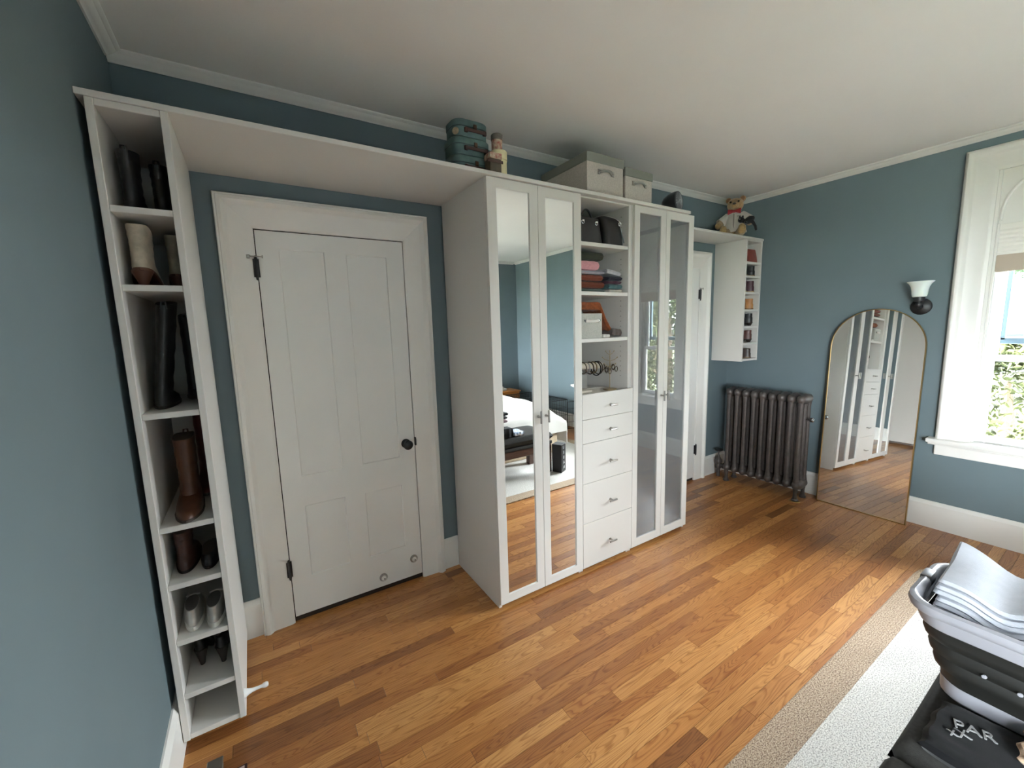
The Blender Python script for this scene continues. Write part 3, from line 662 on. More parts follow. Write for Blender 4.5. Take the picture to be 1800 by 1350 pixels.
pl = B(); pl.lathe([(0.042, 0.0), (0.040, 0.004), (0.027, 0.006), (0.027, 0.0)], 24, (4.165, Y0R - PIT * (NSEC - 1), 0)); tag(pl.build('floor_collar', GOLD, RD), 'brass ring on the floor under the foot')
# arched floor mirror leaning on the wall
AM = thing('arched_mirror', 'tall arched floor mirror with thin gold rim leaning on the wall', 'mirror', (4.35, -1.183, 0))
LA = math.atan(0.074 / 1.6); HWM, HM = 0.286, 1.597
def MP(s, h, d): return (4.352 + h * math.sin(LA) - d * math.cos(LA), -1.183 + s, h * math.cos(LA) + d * math.sin(LA) + 0.0005)
arch = [(-HWM, 0.0)] + [(-HWM * math.cos(PI * k / 28), HM - HWM + HWM * math.sin(PI * k / 28)) for k in range(29)] + [(HWM, 0.0)]
def inset(d): return [(-HWM + d, d)] + [(-(HWM - d) * math.cos(PI * k / 28), HM - HWM + (HWM - d) * math.sin(PI * k / 28)) for k in range(29)] + [(HWM - d, d)]
n = len(arch); fr = B()
A_, I_ = arch, inset(0.006)
v = [MP(s, h, 0.022) for s, h in A_] + [MP(s, h, 0.022) for s, h in I_] + [MP(s, h, 0.0) for s, h in A_] + [MP(s, h, 0.016) for s, h in I_]
f = []
for i in range(n):
    j = (i + 1) % n; f += [(i, j, n + j, n + i), (2 * n + i, 2 * n + j, j, i), (n + i, n + j, 3 * n + j, 3 * n + i)]
f.append(tuple(range(2 * n, 3 * n))); fr.add(v, f).build('rim', GOLD, AM, angle=50)
g = B(); g.add([MP(s, h, 0.0175) for s, h in inset(0.0055)], [tuple(range(n))]); g.build('mirror_glass', MIRROR, AM, smooth=False)
# wall sconce
SN = thing('wall_sconce', 'black wall sconce with white glass bell shade above the arched mirror', 'wall lamp', (W, -1.408, 1.60))
sp = B(); sp.lathe([(0.058, W - 0.001), (0.058, W - 0.012), (0.050, W - 0.020), (0.030, W - 0.026), (0.018, W - 0.034), (0.014, W - 0.05)], 24, (0, -1.408, 1.600), 'x'); sp.build('back_plate', BLACK, SN)
ar = B(); ar.tube([(W - 0.04, -1.410, 1.600), (W - 0.075, -1.412, 1.598), (W - 0.098, -1.414, 1.612), (W - 0.100, -1.415, 1.640)], [0.012, 0.013, 0.013, 0.012], 10); ar.lathe([(0.010, 1.630), (0.028, 1.636), (0.031, 1.650), (0.031, 1.664), (0.026, 1.668)], 18, (W - 0.100, -1.415, 0)); ar.ell((W - 0.097, -1.414, 1.612), (0.020, 0.020, 0.020), 12, 8); ar.build('arm', BLACK, SN)
OPAL = mat('opal_glass', '#f2efe6', 0.25, spec=0.5)
OPAL.node_tree.nodes['Principled BSDF'].inputs['Subsurface Weight'].default_value = 0.3
sh = B(); sh.lathe([(0.030, 1.664), (0.038, 1.668), (0.042, 1.685), (0.044, 1.710), (0.049, 1.735), (0.058, 1.754), (0.071, 1.768), (0.0715, 1.771), (0.068, 1.770), (0.055, 1.756), (0.046, 1.736), (0.041, 1.710), (0.039, 1.686), (0.030, 1.672)], 28, (W - 0.100, -1.415, 0)); sh.build('shade', OPAL, SN)

# ------------------------------------------------------------------ rug
def rug_mat(name, c1, c2, c3):
    m = bpy.data.materials.new(name); m.use_nodes = True; nt = m.node_tree; L = nt.links; b = nt.nodes['Principled BSDF']; b.inputs['Roughness'].default_value = 0.95; b.inputs['Specular IOR Level'].default_value = 0.1
    tc = nt.nodes.new('ShaderNodeTexCoord')
    w = nt.nodes.new('ShaderNodeTexWave'); w.wave_type = 'BANDS'; w.bands_direction = 'Y'; w.inputs['Scale'].default_value = 34; w.inputs['Distortion'].default_value = 1.0; w.inputs['Detail'].default_value = 1; w.inputs['Detail Scale'].default_value = 8; L.new(tc.outputs['Object'], w.inputs[0])
    mp = nt.nodes.new('ShaderNodeMapping'); mp.inputs['Scale'].default_value = (150, 260, 100); mp.inputs['Rotation'].default_value = (0, 0, 0.55); L.new(tc.outputs['Object'], mp.inputs[0])
    v = nt.nodes.new('ShaderNodeTexNoise'); v.inputs['Scale'].default_value = 1.0; v.inputs['Detail'].default_value = 2.0; L.new(mp.outputs[0], v.inputs['Vector'])
    rp = nt.nodes.new('ShaderNodeValToRGB'); e = rp.color_ramp; e.elements[0].position = 0.36; e.elements[0].color = lin(c3); e.elements[1].position = 0.62; e.elements[1].color = lin(c2); q = e.elements.new(0.47); q.color = lin(c1)
    L.new(v.outputs[0], rp.inputs[0]); L.new(rp.outputs[0], b.inputs['Base Color'])
    ad = nt.nodes.new('ShaderNodeMath'); ad.operation = 'MULTIPLY_ADD'; ad.inputs[1].default_value = 0.5; L.new(w.outputs[0], ad.inputs[0]); L.new(v.outputs[0], ad.inputs[2])
    bp = nt.nodes.new('ShaderNodeBump'); bp.inputs['Strength'].default_value = 0.8; bp.inputs['Distance'].default_value = 0.003; L.new(ad.outputs[0], bp.inputs['Height']); L.new(bp.outputs[0], b.inputs['Normal'])
    return m
RUG = thing('rug', 'large cream woven rug with tan border under the bench and bed', 'rug', (2.45, -3.0, 0.0))
def rug_ring(x0, x1, y0, y1, r, n=8):
    return [(x + (x0 + x1) / 2, y + (y0 + y1) / 2) for x, y in rrect((x1 - x0) / 2, (y1 - y0) / 2, r, n)]
RX0, RX1, RY0_, RY1_ = 0.98, 3.93, -4.30, -1.695
o1 = rug_ring(RX0, RX1, RY0_, RY1_, 0.34); o1b = rug_ring(RX0 + 0.004, RX1 - 0.004, RY0_ + 0.004, RY1_ - 0.004, 0.336); i1 = rug_ring(RX0 + 0.115, RX1 - 0.115, RY0_ + 0.115, RY1_ - 0.115, 0.24)
b = B(); b.loft([[(x, y, 0.0008) for x, y in o1], [(x, y, 0.008) for x, y in o1], [(x, y, 0.0105) for x, y in o1b], [(x, y, 0.0105) for x, y in i1]], cap=False); b.build('border', rug_mat('rug_border', '#a58f79', '#c4b29c', '#77655a'), RUG, smooth=False)
i2 = rug_ring(RX0 + 0.117, RX1 - 0.117, RY0_ + 0.117, RY1_ - 0.117, 0.238)
b = B(); b.loft([[(x, y, 0.004) for x, y in i1], [(x, y, 0.0098) for x, y in i1], [(x, y, 0.0098) for x, y in i2]]); b.build('field', rug_mat('rug_field', '#d2cec7', '#ece9e3', '#a5a29c'), RUG, smooth=False)

# ------------------------------------------------------------------ bench with basket and clothes
BN = thing('bench', 'long grey upholstered bench with dark wooden legs at the foot of the bed', 'bench', (2.08, -2.29, 0.0105))
UPH = mat('grey_upholstery', '#3a3937', 0.95, bump=0.5, bscale=700, var=0.12, vscale=90, spec=0.12)
ZB = 0.455
for x0, x1 in ((1.665, 2.965), (1.19, 1.645)):
    c = slab_cloth(x0, x1, -2.505, -2.085, 0.354, ZB, x0, 0.0015, 30, 18, p=12); c.build('seat_cushion', UPH, BN, angle=60)
bx('seat_band', 1.20, 2.955, -2.495, -2.095, 0.318, 0.352, UPH, BN, 0.006)
bx('rail', 1.215, 2.945, -2.125, -2.100, 0.240, 0.318, DARKW, BN, 0.003); bx('rail', 1.215, 2.945, -2.490, -2.465, 0.240, 0.318, DARKW, BN, 0.003)
for x in (1.215, 2.92): bx('end_rail', x, x + 0.025, -2.465, -2.125, 0.240, 0.318, DARKW, BN, 0.003)
for x in (1.205, 2.885):
    for y in (-2.49, -2.165): bx('leg', x, x + 0.065, y, y + 0.065, 0.0105, 0.300, DARKW, BN, 0.003)
# laundry basket
BK = thing('laundry_basket', 'dark grey collapsible laundry basket with light grey rim on the bench', 'basket', (2.033, -2.275, ZB + 0.0035))
BXc, BYc = 2.033, -2.275
def bring(k, z, r): return [(BXc + x, BYc + y, z) for x, y in rrect(0.170 - k, 0.232 - k, r, 6)]
GREY_L = mat('light_grey_plastic', '#97979d', 0.4); GREY_D = mat('charcoal_rubber', '#1b1b18', 0.55, bump=0.1, bscale=100)
b = B(); b.loft([bring(0.006, 0.718, 0.07), bring(-0.004, 0.722, 0.075), bring(-0.008, 0.734, 0.078), bring(-0.006, 0.746, 0.076), bring(0.004, 0.751, 0.07), bring(0.012, 0.747, 0.065), bring(0.016, 0.735, 0.062), bring(0.016, 0.700, 0.062)], cap=False); b.build('rim', GREY_L, BK, angle=50)
b = B(); b.loft([bring(0.008, 0.722, 0.07), bring(0.014, 0.690, 0.068), bring(0.018, 0.680, 0.066)], cap=False); b.build('upper_band', GREY_L, BK)
zz = [0.682, 0.672, 0.655, 0.640, 0.628, 0.612, 0.595, 0.583, 0.566, 0.550, 0.540]; kk = [0.020, 0.026, 0.024, 0.028, 0.040, 0.036, 0.039, 0.052, 0.047, 0.050, 0.060]
b = B(); b.loft([bring(k, z, 0.066) for k, z in zip(kk, zz)] + [bring(0.066, 0.505, 0.062)], cap=False); b.build('body', GREY_D, BK, angle=40)
b = B(); b.loft([bring(0.064, 0.510, 0.062), bring(0.066, 0.470, 0.060), bring(0.076, ZB + 0.005, 0.05), bring(0.10, ZB + 0.0035, 0.04)], cap=True); b.build('base_band', GREY_L, BK)
b = B(); b.box(BXc + 0.000, BXc + 0.062, BYc + 0.216, BYc + 0.242, 0.715, 0.754, 0.006); b.build('handle', mat('grey_handle', '#77777c', 0.5), BK)
b = B(); b.lathe([(0.006, 0), (0.006, 0.004), (0.002, 0.005)], 10, axis='x'); hm = None
for y, z in ((-2.20, 0.600), (-2.26, 0.596), (-2.33, 0.590)):
    q = B(); q.lathe([(0.005, BXc - 0.135), (0.005, BXc - 0.139), (0.001, BXc - 0.140)], 10, (0, y, z), 'x'); q.build('rivet', GREY_L, BK)
def sagw(X, Y): return -0.030 * math.exp(-((Y + 2.215) / 0.05) ** 2) + 0.030 * math.exp(-((X - 2.13) / 0.06) ** 2 - ((Y + 2.08) / 0.07) ** 2) + 0.03 * (X - 1.98) / 0.1 * 0.3
cloth('folded_cloth', 'dark green folded cloth, lower of two in the laundry basket', 'clothes', (1.935, 2.130, -2.42, -2.125, 0.540, 0.600), '#3c4f4b', 1.0, 0.004)
cloth('folded_cloth', 'muted green folded cloth under the white cloths in the laundry basket', 'clothes', (1.922, 2.144, -2.43, -2.105, 0.640, 0.706), '#54695f', 2.0, 0.002, layers=3, sag=sagw)
for k in range(6):
    nm = ['bottom', 'second from bottom', 'third from bottom', 'third from top', 'second from top', 'topmost'][k]
    z0 = 0.714 + 0.0175 * k
    m_ = mat('white_terry', '#b4b7be', 0.95, bump=0.3, bscale=700, var=0.03, vscale=50, spec=0.1)
    c_ = slab_cloth(1.912 + 0.004 * (k % 2), 2.146 - 0.003 * k, -2.300 + 0.003 * k, -2.085 - 0.004 * (k % 3), z0, z0 + 0.0148, 3.3 + k, 0.0006, 24, 24, sagw, 22)
    tag(c_.build('folded_towel', m_), 'white folded cloth in the laundry basket, %s of the white stack' % nm, 'towel', 'white cloths in the basket')
cloth('folded_towel', 'crumpled pale blue-white cloth beside the white stack in the laundry basket', 'towel', (1.926, 2.138, -2.440, -2.322, 0.722, 0.785), '#aab0bd', 9.1, 0.014, var=0.05)
# clothes lying on the bench in front of the basket
cloth('black_tshirt', 'black shirt with white printed letters lying on the bench', 'clothes', (1.680, 1.900, -2.440, -2.130, ZB + 0.001, ZB + 0.036), '#121214', 4.2, 0.008)
def glyphs(text, size, m, parent, mtx, ext=0.0006, local=False):
    cu = bpy.data.curves.new('lettering', 'FONT'); cu.body = text; cu.size = size; cu.extrude = ext; cu.align_x = 'CENTER'; cu.align_y = 'CENTER'
    o = bpy.data.objects.new('lettering', cu); COL.objects.link(o); cu.materials.append(m)
    me = bpy.data.meshes.new_from_object(o.evaluated_get(bpy.context.evaluated_depsgraph_get())); bpy.data.objects.remove(o)
    o = bpy.data.objects.new('lettering', me); COL.objects.link(o); o.parent = parent; o.matrix_local = mtx; return o
WPRINT = mat('white_print', '#8f8f8f', 0.8)
_ts = bpy.data.objects['black_tshirt']
glyphs('PAR', 0.042, WPRINT, _ts, Matrix.Translation((1.815, -2.205, ZB + 0.0385)) @ Matrix.Rotation(-1.25, 4, 'Z'), 0.0015)
glyphs('xX', 0.036, WPRINT, _ts, Matrix.Translation((1.775, -2.185, ZB + 0.0385)) @ Matrix.Rotation(-0.9, 4, 'Z'), 0.0015)
cloth('tan_garment', 'tan and rust patterned garment beside the black shirt on the bench', 'clothes', (1.775, 1.915, -2.470, -2.275, ZB + 0.044, ZB + 0.066), '#a07d62', 6.0, 0.010, var=0.35, color2='#c9b096')
# pile seen in the mirror
pile = [('mint_garment', 'crumpled mint green garment at the front of the bench pile', '#7fb8a4', (2.20, 2.315, -2.205, -2.10, 0, 0.055), None), ('striped_garment', 'crumpled blue and white garment at the end of the bench pile', '#8fa6c8', (2.505, 2.63, -2.27, -2.12, 0, 0.045), '#e4e8ee'),
        ('black_garment', 'rolled black garment in the bench pile', '#1d1e22', (2.335, 2.485, -2.21, -2.105, 0, 0.105), None), ('red_garment', 'crumpled dark red garment in the bench pile', '#8c1f35', (2.25, 2.37, -2.345, -2.235, 0, 0.10), None),
        ('mauve_sweater', 'mauve folded sweater in the bench pile', '#8b7577', (2.26, 2.53, -2.46, -2.28, 0.112, 0.150), None), ('grey_sweater', 'dark grey folded sweater under the black one on the bench pile', '#4a484a', (2.26, 2.53, -2.46, -2.28, 0.151, 0.185), None), ('black_sweater', 'black folded sweater topmost on the bench pile', '#19191b', (2.25, 2.54, -2.46, -2.28, 0.186, 0.222), None), ('brown_sweater', 'brown folded garment at the bottom of the bench pile by the bed', '#5b4a42', (2.25, 2.53, -2.475, -2.365, 0.0, 0.11), None)]
for i, (nm, lb, c, bb, c2) in enumerate(pile):
    cloth(nm, lb, 'clothes', bb[:4] + (ZB + 0.001 + bb[4], ZB + bb[5]), c, 11.0 + i, 0.010 if bb[4] == 0 else 0.005, 'clothes piled on the bench', color2=c2)
# black game box by the bench leg
GB = thing('black_box', 'tall black box with white lettering standing by the bench leg', 'box', (3.02, -2.07, 0.0105), 0.0, local=True)
m = B(); m.box(-0.05, 0.055, -0.055, 0.055, 0, 0.30, 0.002); mo = m.build('box', mat('black_card', '#151416', 0.4), GB)
for i, ch in enumerate('URBAN'):
    glyphs(ch, 0.046, mat('white_letter_print', '#d8d8d8', 0.7), GB, Matrix.Translation((0.004 + 0.002 * i, 0.0556, 0.262 - 0.054 * i)) @ Matrix.Rotation(PI, 4, 'Z') @ Matrix.Rotation(PI / 2, 4, 'X'), 0.0004)
GB.rotation_euler = (0, 0, -0.45)

# ------------------------------------------------------------------ bed, nightstand, crate (seen in the mirrors)
BD = thing('bed', 'bed with rumpled white comforter and beige skirt behind the bench', 'bed', (2.7, -3.75, 0))
bx('box_spring', 1.93, 3.43, -4.90, -2.60, 0.0115, 0.30, mat('beige_skirt', '#b9a68c', 0.95, bump=0.3, bscale=300, var=0.08, vscale=20), BD, 0.02)
bx('mattress', 1.93, 3.44, -4.90, -2.60, 0.301, 0.48, mat('white_cotton', '#e9e7e2', 0.95), BD, 0.05)
b = B(); NX, NY = 60, 70; ex = 0.40; v = []
for j in range(NY + 1):
    for i in range(NX + 1):
        p = -0.785 - ex + (1.57 + 2 * ex) * i / NX; q = -ex * 0.85 + (2.0 + ex * 0.85) * j / NY
        ox = max(0, abs(p) - 0.785); oy = max(0, -q); d = max(ox, oy); rnd = 0.055
        sx = math.copysign(min(abs(p), 0.785), p)
        fl_ = nz(p * 6, q * 6, 2.0) ; puff = 0.075 * (1 - (p / 0.9) ** 2) * min(1, max(0, (q + 0.1)) * 2.2)
        x = 2.685 + sx + math.copysign(min(ox, 0.06) * 0.75 + 0.025 * (ox > 0.04) * (1 + nz(q * 9, 1.0)), p) * (ox > 0)
        y = -2.585 - max(q, 0) + (min(oy, 0.04) * 0.75 if oy > 0 else 0) + (0.010 * nz(p * 9, 4.0) if oy > 0.04 else 0)
        z = 0.575 + puff + 0.018 * fl_ - 0.10 * max(0, min(1, (abs(p) - 0.5) / 0.3)) ** 2 - 0.06 * max(0, 1 - max(q, 0) / 0.25) - max(0, d - 0.02) * (1.0 if d > 0.06 else 0.8)
        v.append((x, y, max(z, 0.12 if ox > oy else 0.27)))
fcs = [(j * (NX + 1) + i, j * (NX + 1) + i + 1, (j + 1) * (NX + 1) + i + 1, (j + 1) * (NX + 1) + i) for j in range(NY) for i in range(NX)]
co = b.add(v, fcs).build('comforter', mat('white_comforter', '#d9d6cf', 0.95, bump=0.3, bscale=40, spec=0.1), BD, angle=80)
for x in (2.33, 3.12):
    c = slab_cloth(x - 0.34, x + 0.34, -4.93, -4.50, 0.60, 0.76, x, 0.01, 18, 14, p=2.6); c.build('pillow', mat('white_cotton'), BD, angle=70)
NS = thing('nightstand', 'small orange wooden nightstand beyond the bed', 'nightstand', (4.02, -4.8, 0))
PINE = mat('orange_pine', '#c07a35', 0.4, var=0.15, vscale=6, stretch=(1, 1, 14))
bx('body', 3.84, 4.22, -4.97, -4.63, 0.06, 0.445, PINE, NS, 0.003); bx('top', 3.82, 4.24, -4.98, -4.615, 0.446, 0.468, PINE, NS, 0.004)
nd = bx('drawer', 3.86, 4.20, -4.629, -4.618, 0.28, 0.42, PINE, NS, 0.003); B().lathe([(0.012, -4.618), (0.016, -4.60), (0.001, -4.595)], 12, (4.03, 0, 0.35), 'y').build('knob', DARKW, nd)
for x in (3.85, 4.17):
    for y in (-4.96, -4.67): bx('leg', x, x + 0.04, y, y + 0.04, 0, 0.06, PINE, NS, 0.002)
tb = thing('tissue_box', 'small white tissue box on the orange nightstand', 'box', (3.95, -4.78, 0.468)); bx('carton', 3.89, 4.02, -4.84, -4.72, 0.468, 0.51, mat('white_card', '#dddad4', 0.7), tb, 0.01)
slab_cloth(3.92, 3.99, -4.80, -4.76, 0.508, 0.535, 3, 0.008, 8, 8).build('tissue', mat('white_cotton'), tb)
CR = thing('dog_crate', 'black wire dog crate standing along the wall past the bed', 'dog crate', (3.95, -3.8, 0))
WIRE = mat('black_wire', '#15171a', 0.4, 0.3)
def wire_panel(nm, p0, u, w, nu, nv, r=0.0022):
    b = B(); p0, u, w = Vector(p0), Vector(u), Vector(w)
    for i in range(nu + 1): a = p0 + u * (i / nu); b.tube([a, a + w], r if 0 < i < nu else r * 2.2, 5)
    for j in range(nv + 1): a = p0 + w * (j / nv); b.tube([a, a + u], r * 1.3 if 0 < j < nv else r * 2.2, 5)
    return b.build(nm, WIRE, CR, angle=80)
cx0, cx1, cy0, cy1, cz1 = 3.74, 4.22, -4.30, -3.36, 0.47
wire_panel('end_panel', (cx0, cy1, 0.017), (cx1 - cx0, 0, 0), (0, 0, cz1 - 0.017), 14, 4); wire_panel('end_panel', (cx0, cy0, 0.017), (cx1 - cx0, 0, 0), (0, 0, cz1 - 0.02), 14, 4)
wire_panel('side_panel', (cx0, cy0, 0.017), (0, cy1 - cy0, 0), (0, 0, cz1 - 0.02), 26, 4); wire_panel('side_panel', (cx1, cy0, 0.017), (0, cy1 - cy0, 0), (0, 0, cz1 - 0.02), 26, 4)
wire_panel('top_panel', (cx0, cy0, cz1), (cx1 - cx0, 0, 0), (0, cy1 - cy0, 0), 12, 6); wire_panel('door_panel', (cx1 + 0.004, cy1 + 0.004, 0.03), (0.19, 0.04, 0), (0, 0, 0.40), 7, 4)
bx('tray', cx0 + 0.012, cx1 - 0.012, cy0 + 0.012, cy1 - 0.012, 0.0125, 0.026, BLACK, CR, 0.004)
pb = thing('pet_bed', 'grey and white pet cushion inside the wire crate', 'pet bed', (3.98, -3.6, 0.027))
slab_cloth(3.80, 4.16, -4.0, -3.42, 0.030, 0.115, 5, 0.01, 18, 18, p=2.4).build('cushion', mat('pet_bed_dark', '#3a3c40', 0.95), pb, angle=70); slab_cloth(3.85, 4.11, -3.93, -3.49, 0.100, 0.130, 6, 0.01, 14, 14, p=2.4).build('pad', mat('pet_bed_light', '#b9b9b6', 0.95), pb, angle=70)

# ------------------------------------------------------------------ things on the top board
ZT = 2.2757
TEAL = mat('worn_teal_card', '#48605f', 0.6, bump=0.2, bscale=120, var=0.22, vscale=18); TEAL_D = mat('dark_teal_edge', '#1e2f31', 0.6)
BRL = leather('#3b2019', 0.5)
def hatbox(label, cx_, cy_, z, w, d, h, group):
    t = thing('trinket_suitcase', label, 'suitcase', (cx_, cy_, z), 0, group)
    R_ = lambda k, zz: [(cx_ + x, cy_ + y, zz) for x, y in rrect(w / 2 - k, d / 2 - k, 0.045, 6)]
    zl = z + h * 0.58
    B().loft([R_(0.003, z + 0.0004), R_(0.0, z + 0.004), R_(0.0, zl)]).build('body', TEAL, t, angle=50)
    B().loft([R_(0.0015, zl - 0.001), R_(-0.0012, zl + 0.0005), R_(-0.0012, zl + 0.0035), R_(0.0015, zl + 0.004)]).build('seam', TEAL_D, t)
    B().loft([R_(-0.002, zl + 0.003), R_(-0.002, z + h - 0.006), R_(0.002, z + h - 0.001), R_(0.010, z + h)]).build('lid', TEAL, t, angle=50)
    yf = cy_ - d / 2; hz = z + h * 0.36; hw2 = w * 0.27; hx = cx_ + 0.012
    hb = B(); hb.box(hx - hw2, hx + hw2, yf - 0.016, yf - 0.008, hz - 0.008, hz + 0.008, 0.004)
    for s in (-1, 1): hb.box(hx + s * hw2 - 0.009, hx + s * hw2 + 0.009, yf - 0.014, yf - 0.0005, hz - 0.011, hz + 0.011, 0.003)
    hd = hb.build('handle', BRL, t)
    lb = B(); lb.box(hx - 0.008, hx + 0.010, yf - 0.006, yf - 0.0005, hz + 0.012, zl + 0.016, 0.002); lb.build('clasp', mat('dark_brass', '#4d3a2a', 0.4, 0.8), t)
    return t
sx, sy = 1.375, -0.405
hatbox('teal vintage suitcase box, bottom of the stack of three', sx, sy, ZT, 0.212, 0.155, 0.088, 'teal suitcase boxes on the top board')
hatbox('teal vintage suitcase box, middle of the stack of three', sx + 0.000, sy, ZT + 0.0884, 0.200, 0.145, 0.084, 'teal suitcase boxes on the top board')
tp = hatbox('teal vintage suitcase box with a tan patch, topmost of the stack of three', sx + 0.002, sy, ZT + 0.1728, 0.184, 0.135, 0.082, 'teal suitcase boxes on the top board')
pt = B(); pt.lathe([(0.017, -0.0008), (0.017, 0.0008)], 12); pt.xf(Matrix.Translation((sx - 0.083, sy - 0.055, ZT + 0.195)) @ Matrix.Rotation(-0.85, 4, 'Z') @ Matrix.Rotation(PI / 2, 4, 'X')); pt.build('paper_patch', mat('tan_paper', '#9a8a70', 0.8, var=0.2, vscale=60), tp)
FLOR = mat('floral_paper', '#d8c9ae', 0.7, var=0.3, vscale=55, color2='#7b3b33'); CREAM = mat('cream_card', '#d9cfa6', 0.6, bump=0.1, bscale=100, var=0.08, vscale=20)
def round_box(name, label, cx_, cy_, z, r, h, mb, ml):
    t = thing(name, label, 'box', (cx_, cy_, z)); zl = z + h * 0.68
    B().lathe([(r - 0.002, z + 0.0004), (r, z + 0.003), (r, zl)], 24, (cx_, cy_, 0)).build('body', mb, t)
    B().lathe([(r + 0.0005, zl - 0.002), (r + 0.0025, zl - 0.001), (r + 0.0025, z + h - 0.004), (r - 0.001, z + h), (0.001, z + h)], 24, (cx_, cy_, 0)).build('lid', ml, t)
    return t
round_box('round_box', 'cream round lidded box beside the teal suitcase boxes', 1.517, -0.475, ZT, 0.041, 0.135, CREAM, CREAM)
round_box('round_box', 'tiny floral round box on top of the cream round box', 1.513, -0.470, ZT + 0.1354, 0.027, 0.082, FLOR, mat('grey_lid', '#5d5750', 0.6, var=0.2, vscale=40))
fb = thing('floral_box', 'small box with floral lid and brown strap in front of the teal suitcase boxes', 'box', (1.462, -0.515, ZT))
bx('body', 1.428, 1.492, -0.545, -0.487, ZT + 0.0003, ZT + 0.075, mat('olive_brown_card', '#4c4436', 0.7, var=0.2, vscale=30), fb, 0.006); bx('lid', 1.425, 1.495, -0.548, -0.4855, ZT + 0.070, ZT + 0.100, FLOR, fb, 0.006)
bx('strap', 1.410, 1.497, -0.5525, -0.5485, ZT + 0.050, ZT + 0.064, BRL, fb, 0.002)
LINEN = mat('oatmeal_linen', '#b9b1a9', 0.9, bump=0.4, bscale=420, var=0.09, vscale=140, spec=0.15); SAGE = mat('sage_grey_lid', '#81827a', 0.85, bump=0.3, bscale=500, spec=0.15)
def storage_box(label, x0, x1, y0, y1, h, lid):
    t = thing('storage_box', label, 'storage box', ((x0 + x1) / 2, (y0 + y1) / 2, ZT), 0, 'lidded fabric storage boxes')
    bx('body', x0 + 0.004, x1 - 0.004, y0 + 0.004, y1 - 0.004, ZT + 0.0003, ZT + h - 0.008, LINEN, t, 0.003); bx('lid', x0, x1, y0, y1, ZT + h - lid, ZT + h, SAGE, t, 0.003)
    xc = (x0 + x1) / 2; z = ZT + h * 0.60; hb = B(); w = 0.055
    hb.tube([(xc - w + 0.01, y0 - 0.001, z), (xc - w * 0.5, y0 - 0.013, z + 0.004), (xc, y0 - 0.017, z + 0.006), (xc + w * 0.5, y0 - 0.013, z + 0.004), (xc + w - 0.01, y0 - 0.001, z)], 0.008, 8)
    hd = hb.build('handle', mat('grey_leather_strap', '#8f8e88', 0.5), t)
    for s in (-1, 1):
        bx('handle_plate', xc + s * w - 0.010, xc + s * w + 0.010, y0 - 0.003, y0 + 0.0035, z - 0.014, z + 0.014, NICKEL, hd, 0.002)
        B().lathe([(0.004, y0 - 0.003), (0.003, y0 - 0.006), (0.0005, y0 - 0.0065)], 10, (xc + s * w, 0, z), 'y').build('rivet', CHROME, hd)
storage_box('larger linen storage box with sage lid on the closet top', 2.090, 2.394, -0.500, -0.060, 0.246, 0.052)
storage_box('smaller linen storage box with sage lid next to the larger one', 2.408, 2.662, -0.498, -0.210, 0.213, 0.050)
FN = thing('desk_fan', 'round black air circulator fan on the frosted cabinet top', 'fan', (2.885, -0.49, ZT), -1.25, local=True); FN.scale = (1, 1, 0.72)
BP = mat('black_plastic', '#1b1c20', 0.4)
q = B(); q.lathe([(0.001, -0.075), (0.03, -0.072), (0.06, -0.050), (0.082, -0.015), (0.088, 0.02), (0.088, 0.034), (0.078, 0.038), (0.074, 0.030)], 28, (0, 0, 0.095), 'x', cap=False); q.build('housing', BP, FN)
q = B()
for r in (0.020, 0.029, 0.038, 0.047, 0.056, 0.065, 0.074):
    c = torus((0.036 + 0.010 * (1 - r / 0.074), 0, 0.095), r, 0.0013, 'x', 28, 5); q.add(c.v, c.f)
for k in range(18):
    a = 2 * PI * k / 18; q.tube([(0.046, 0.015 * math.cos(a), 0.095 + 0.015 * math.sin(a)), (0.036, 0.078 * math.cos(a + 0.5), 0.095 + 0.078 * math.sin(a + 0.5))], 0.0012, 4)
q.lathe([(0.017, 0.040), (0.016, 0.050), (0.001, 0.051)], 16, (0, 0, 0.095), 'x'); q.build('grille', mat('silver_grille', '#a0a2a6', 0.35, 0.6), FN)
q = B()
for k in range(5):
    a = 2 * PI * k / 5; r0, r1 = 0.015, 0.07
    P4 = [(0.004, r * math.cos(a + s), 0.095 + r * math.sin(a + s)) for r, s in ((r0, -0.2), (r1, -0.3), (r1, 0.35), (r0, 0.4))]
    P5 = [(p[0] + 0.012 * (1 if i in (2, 3) else -1) + 0.004, p[1], p[2]) for i, p in enumerate(P4)]; q.add(P4 + P5, [(0, 1, 2, 3), (4, 7, 6, 5), (0, 4, 5, 1), (1, 5, 6, 2), (2, 6, 7, 3), (3, 7, 4, 0)])
q.build('blades', mat('grey_blade', '#4a4b50', 0.4), FN)
q = B(); q.lathe([(0.062, 0.0004), (0.062, 0.005), (0.050, 0.010), (0.030, 0.012)], 24); q.box(-0.02, 0.02, -0.022, 0.022, 0.008, 0.03, 0.006); q.build('base', BP, FN)

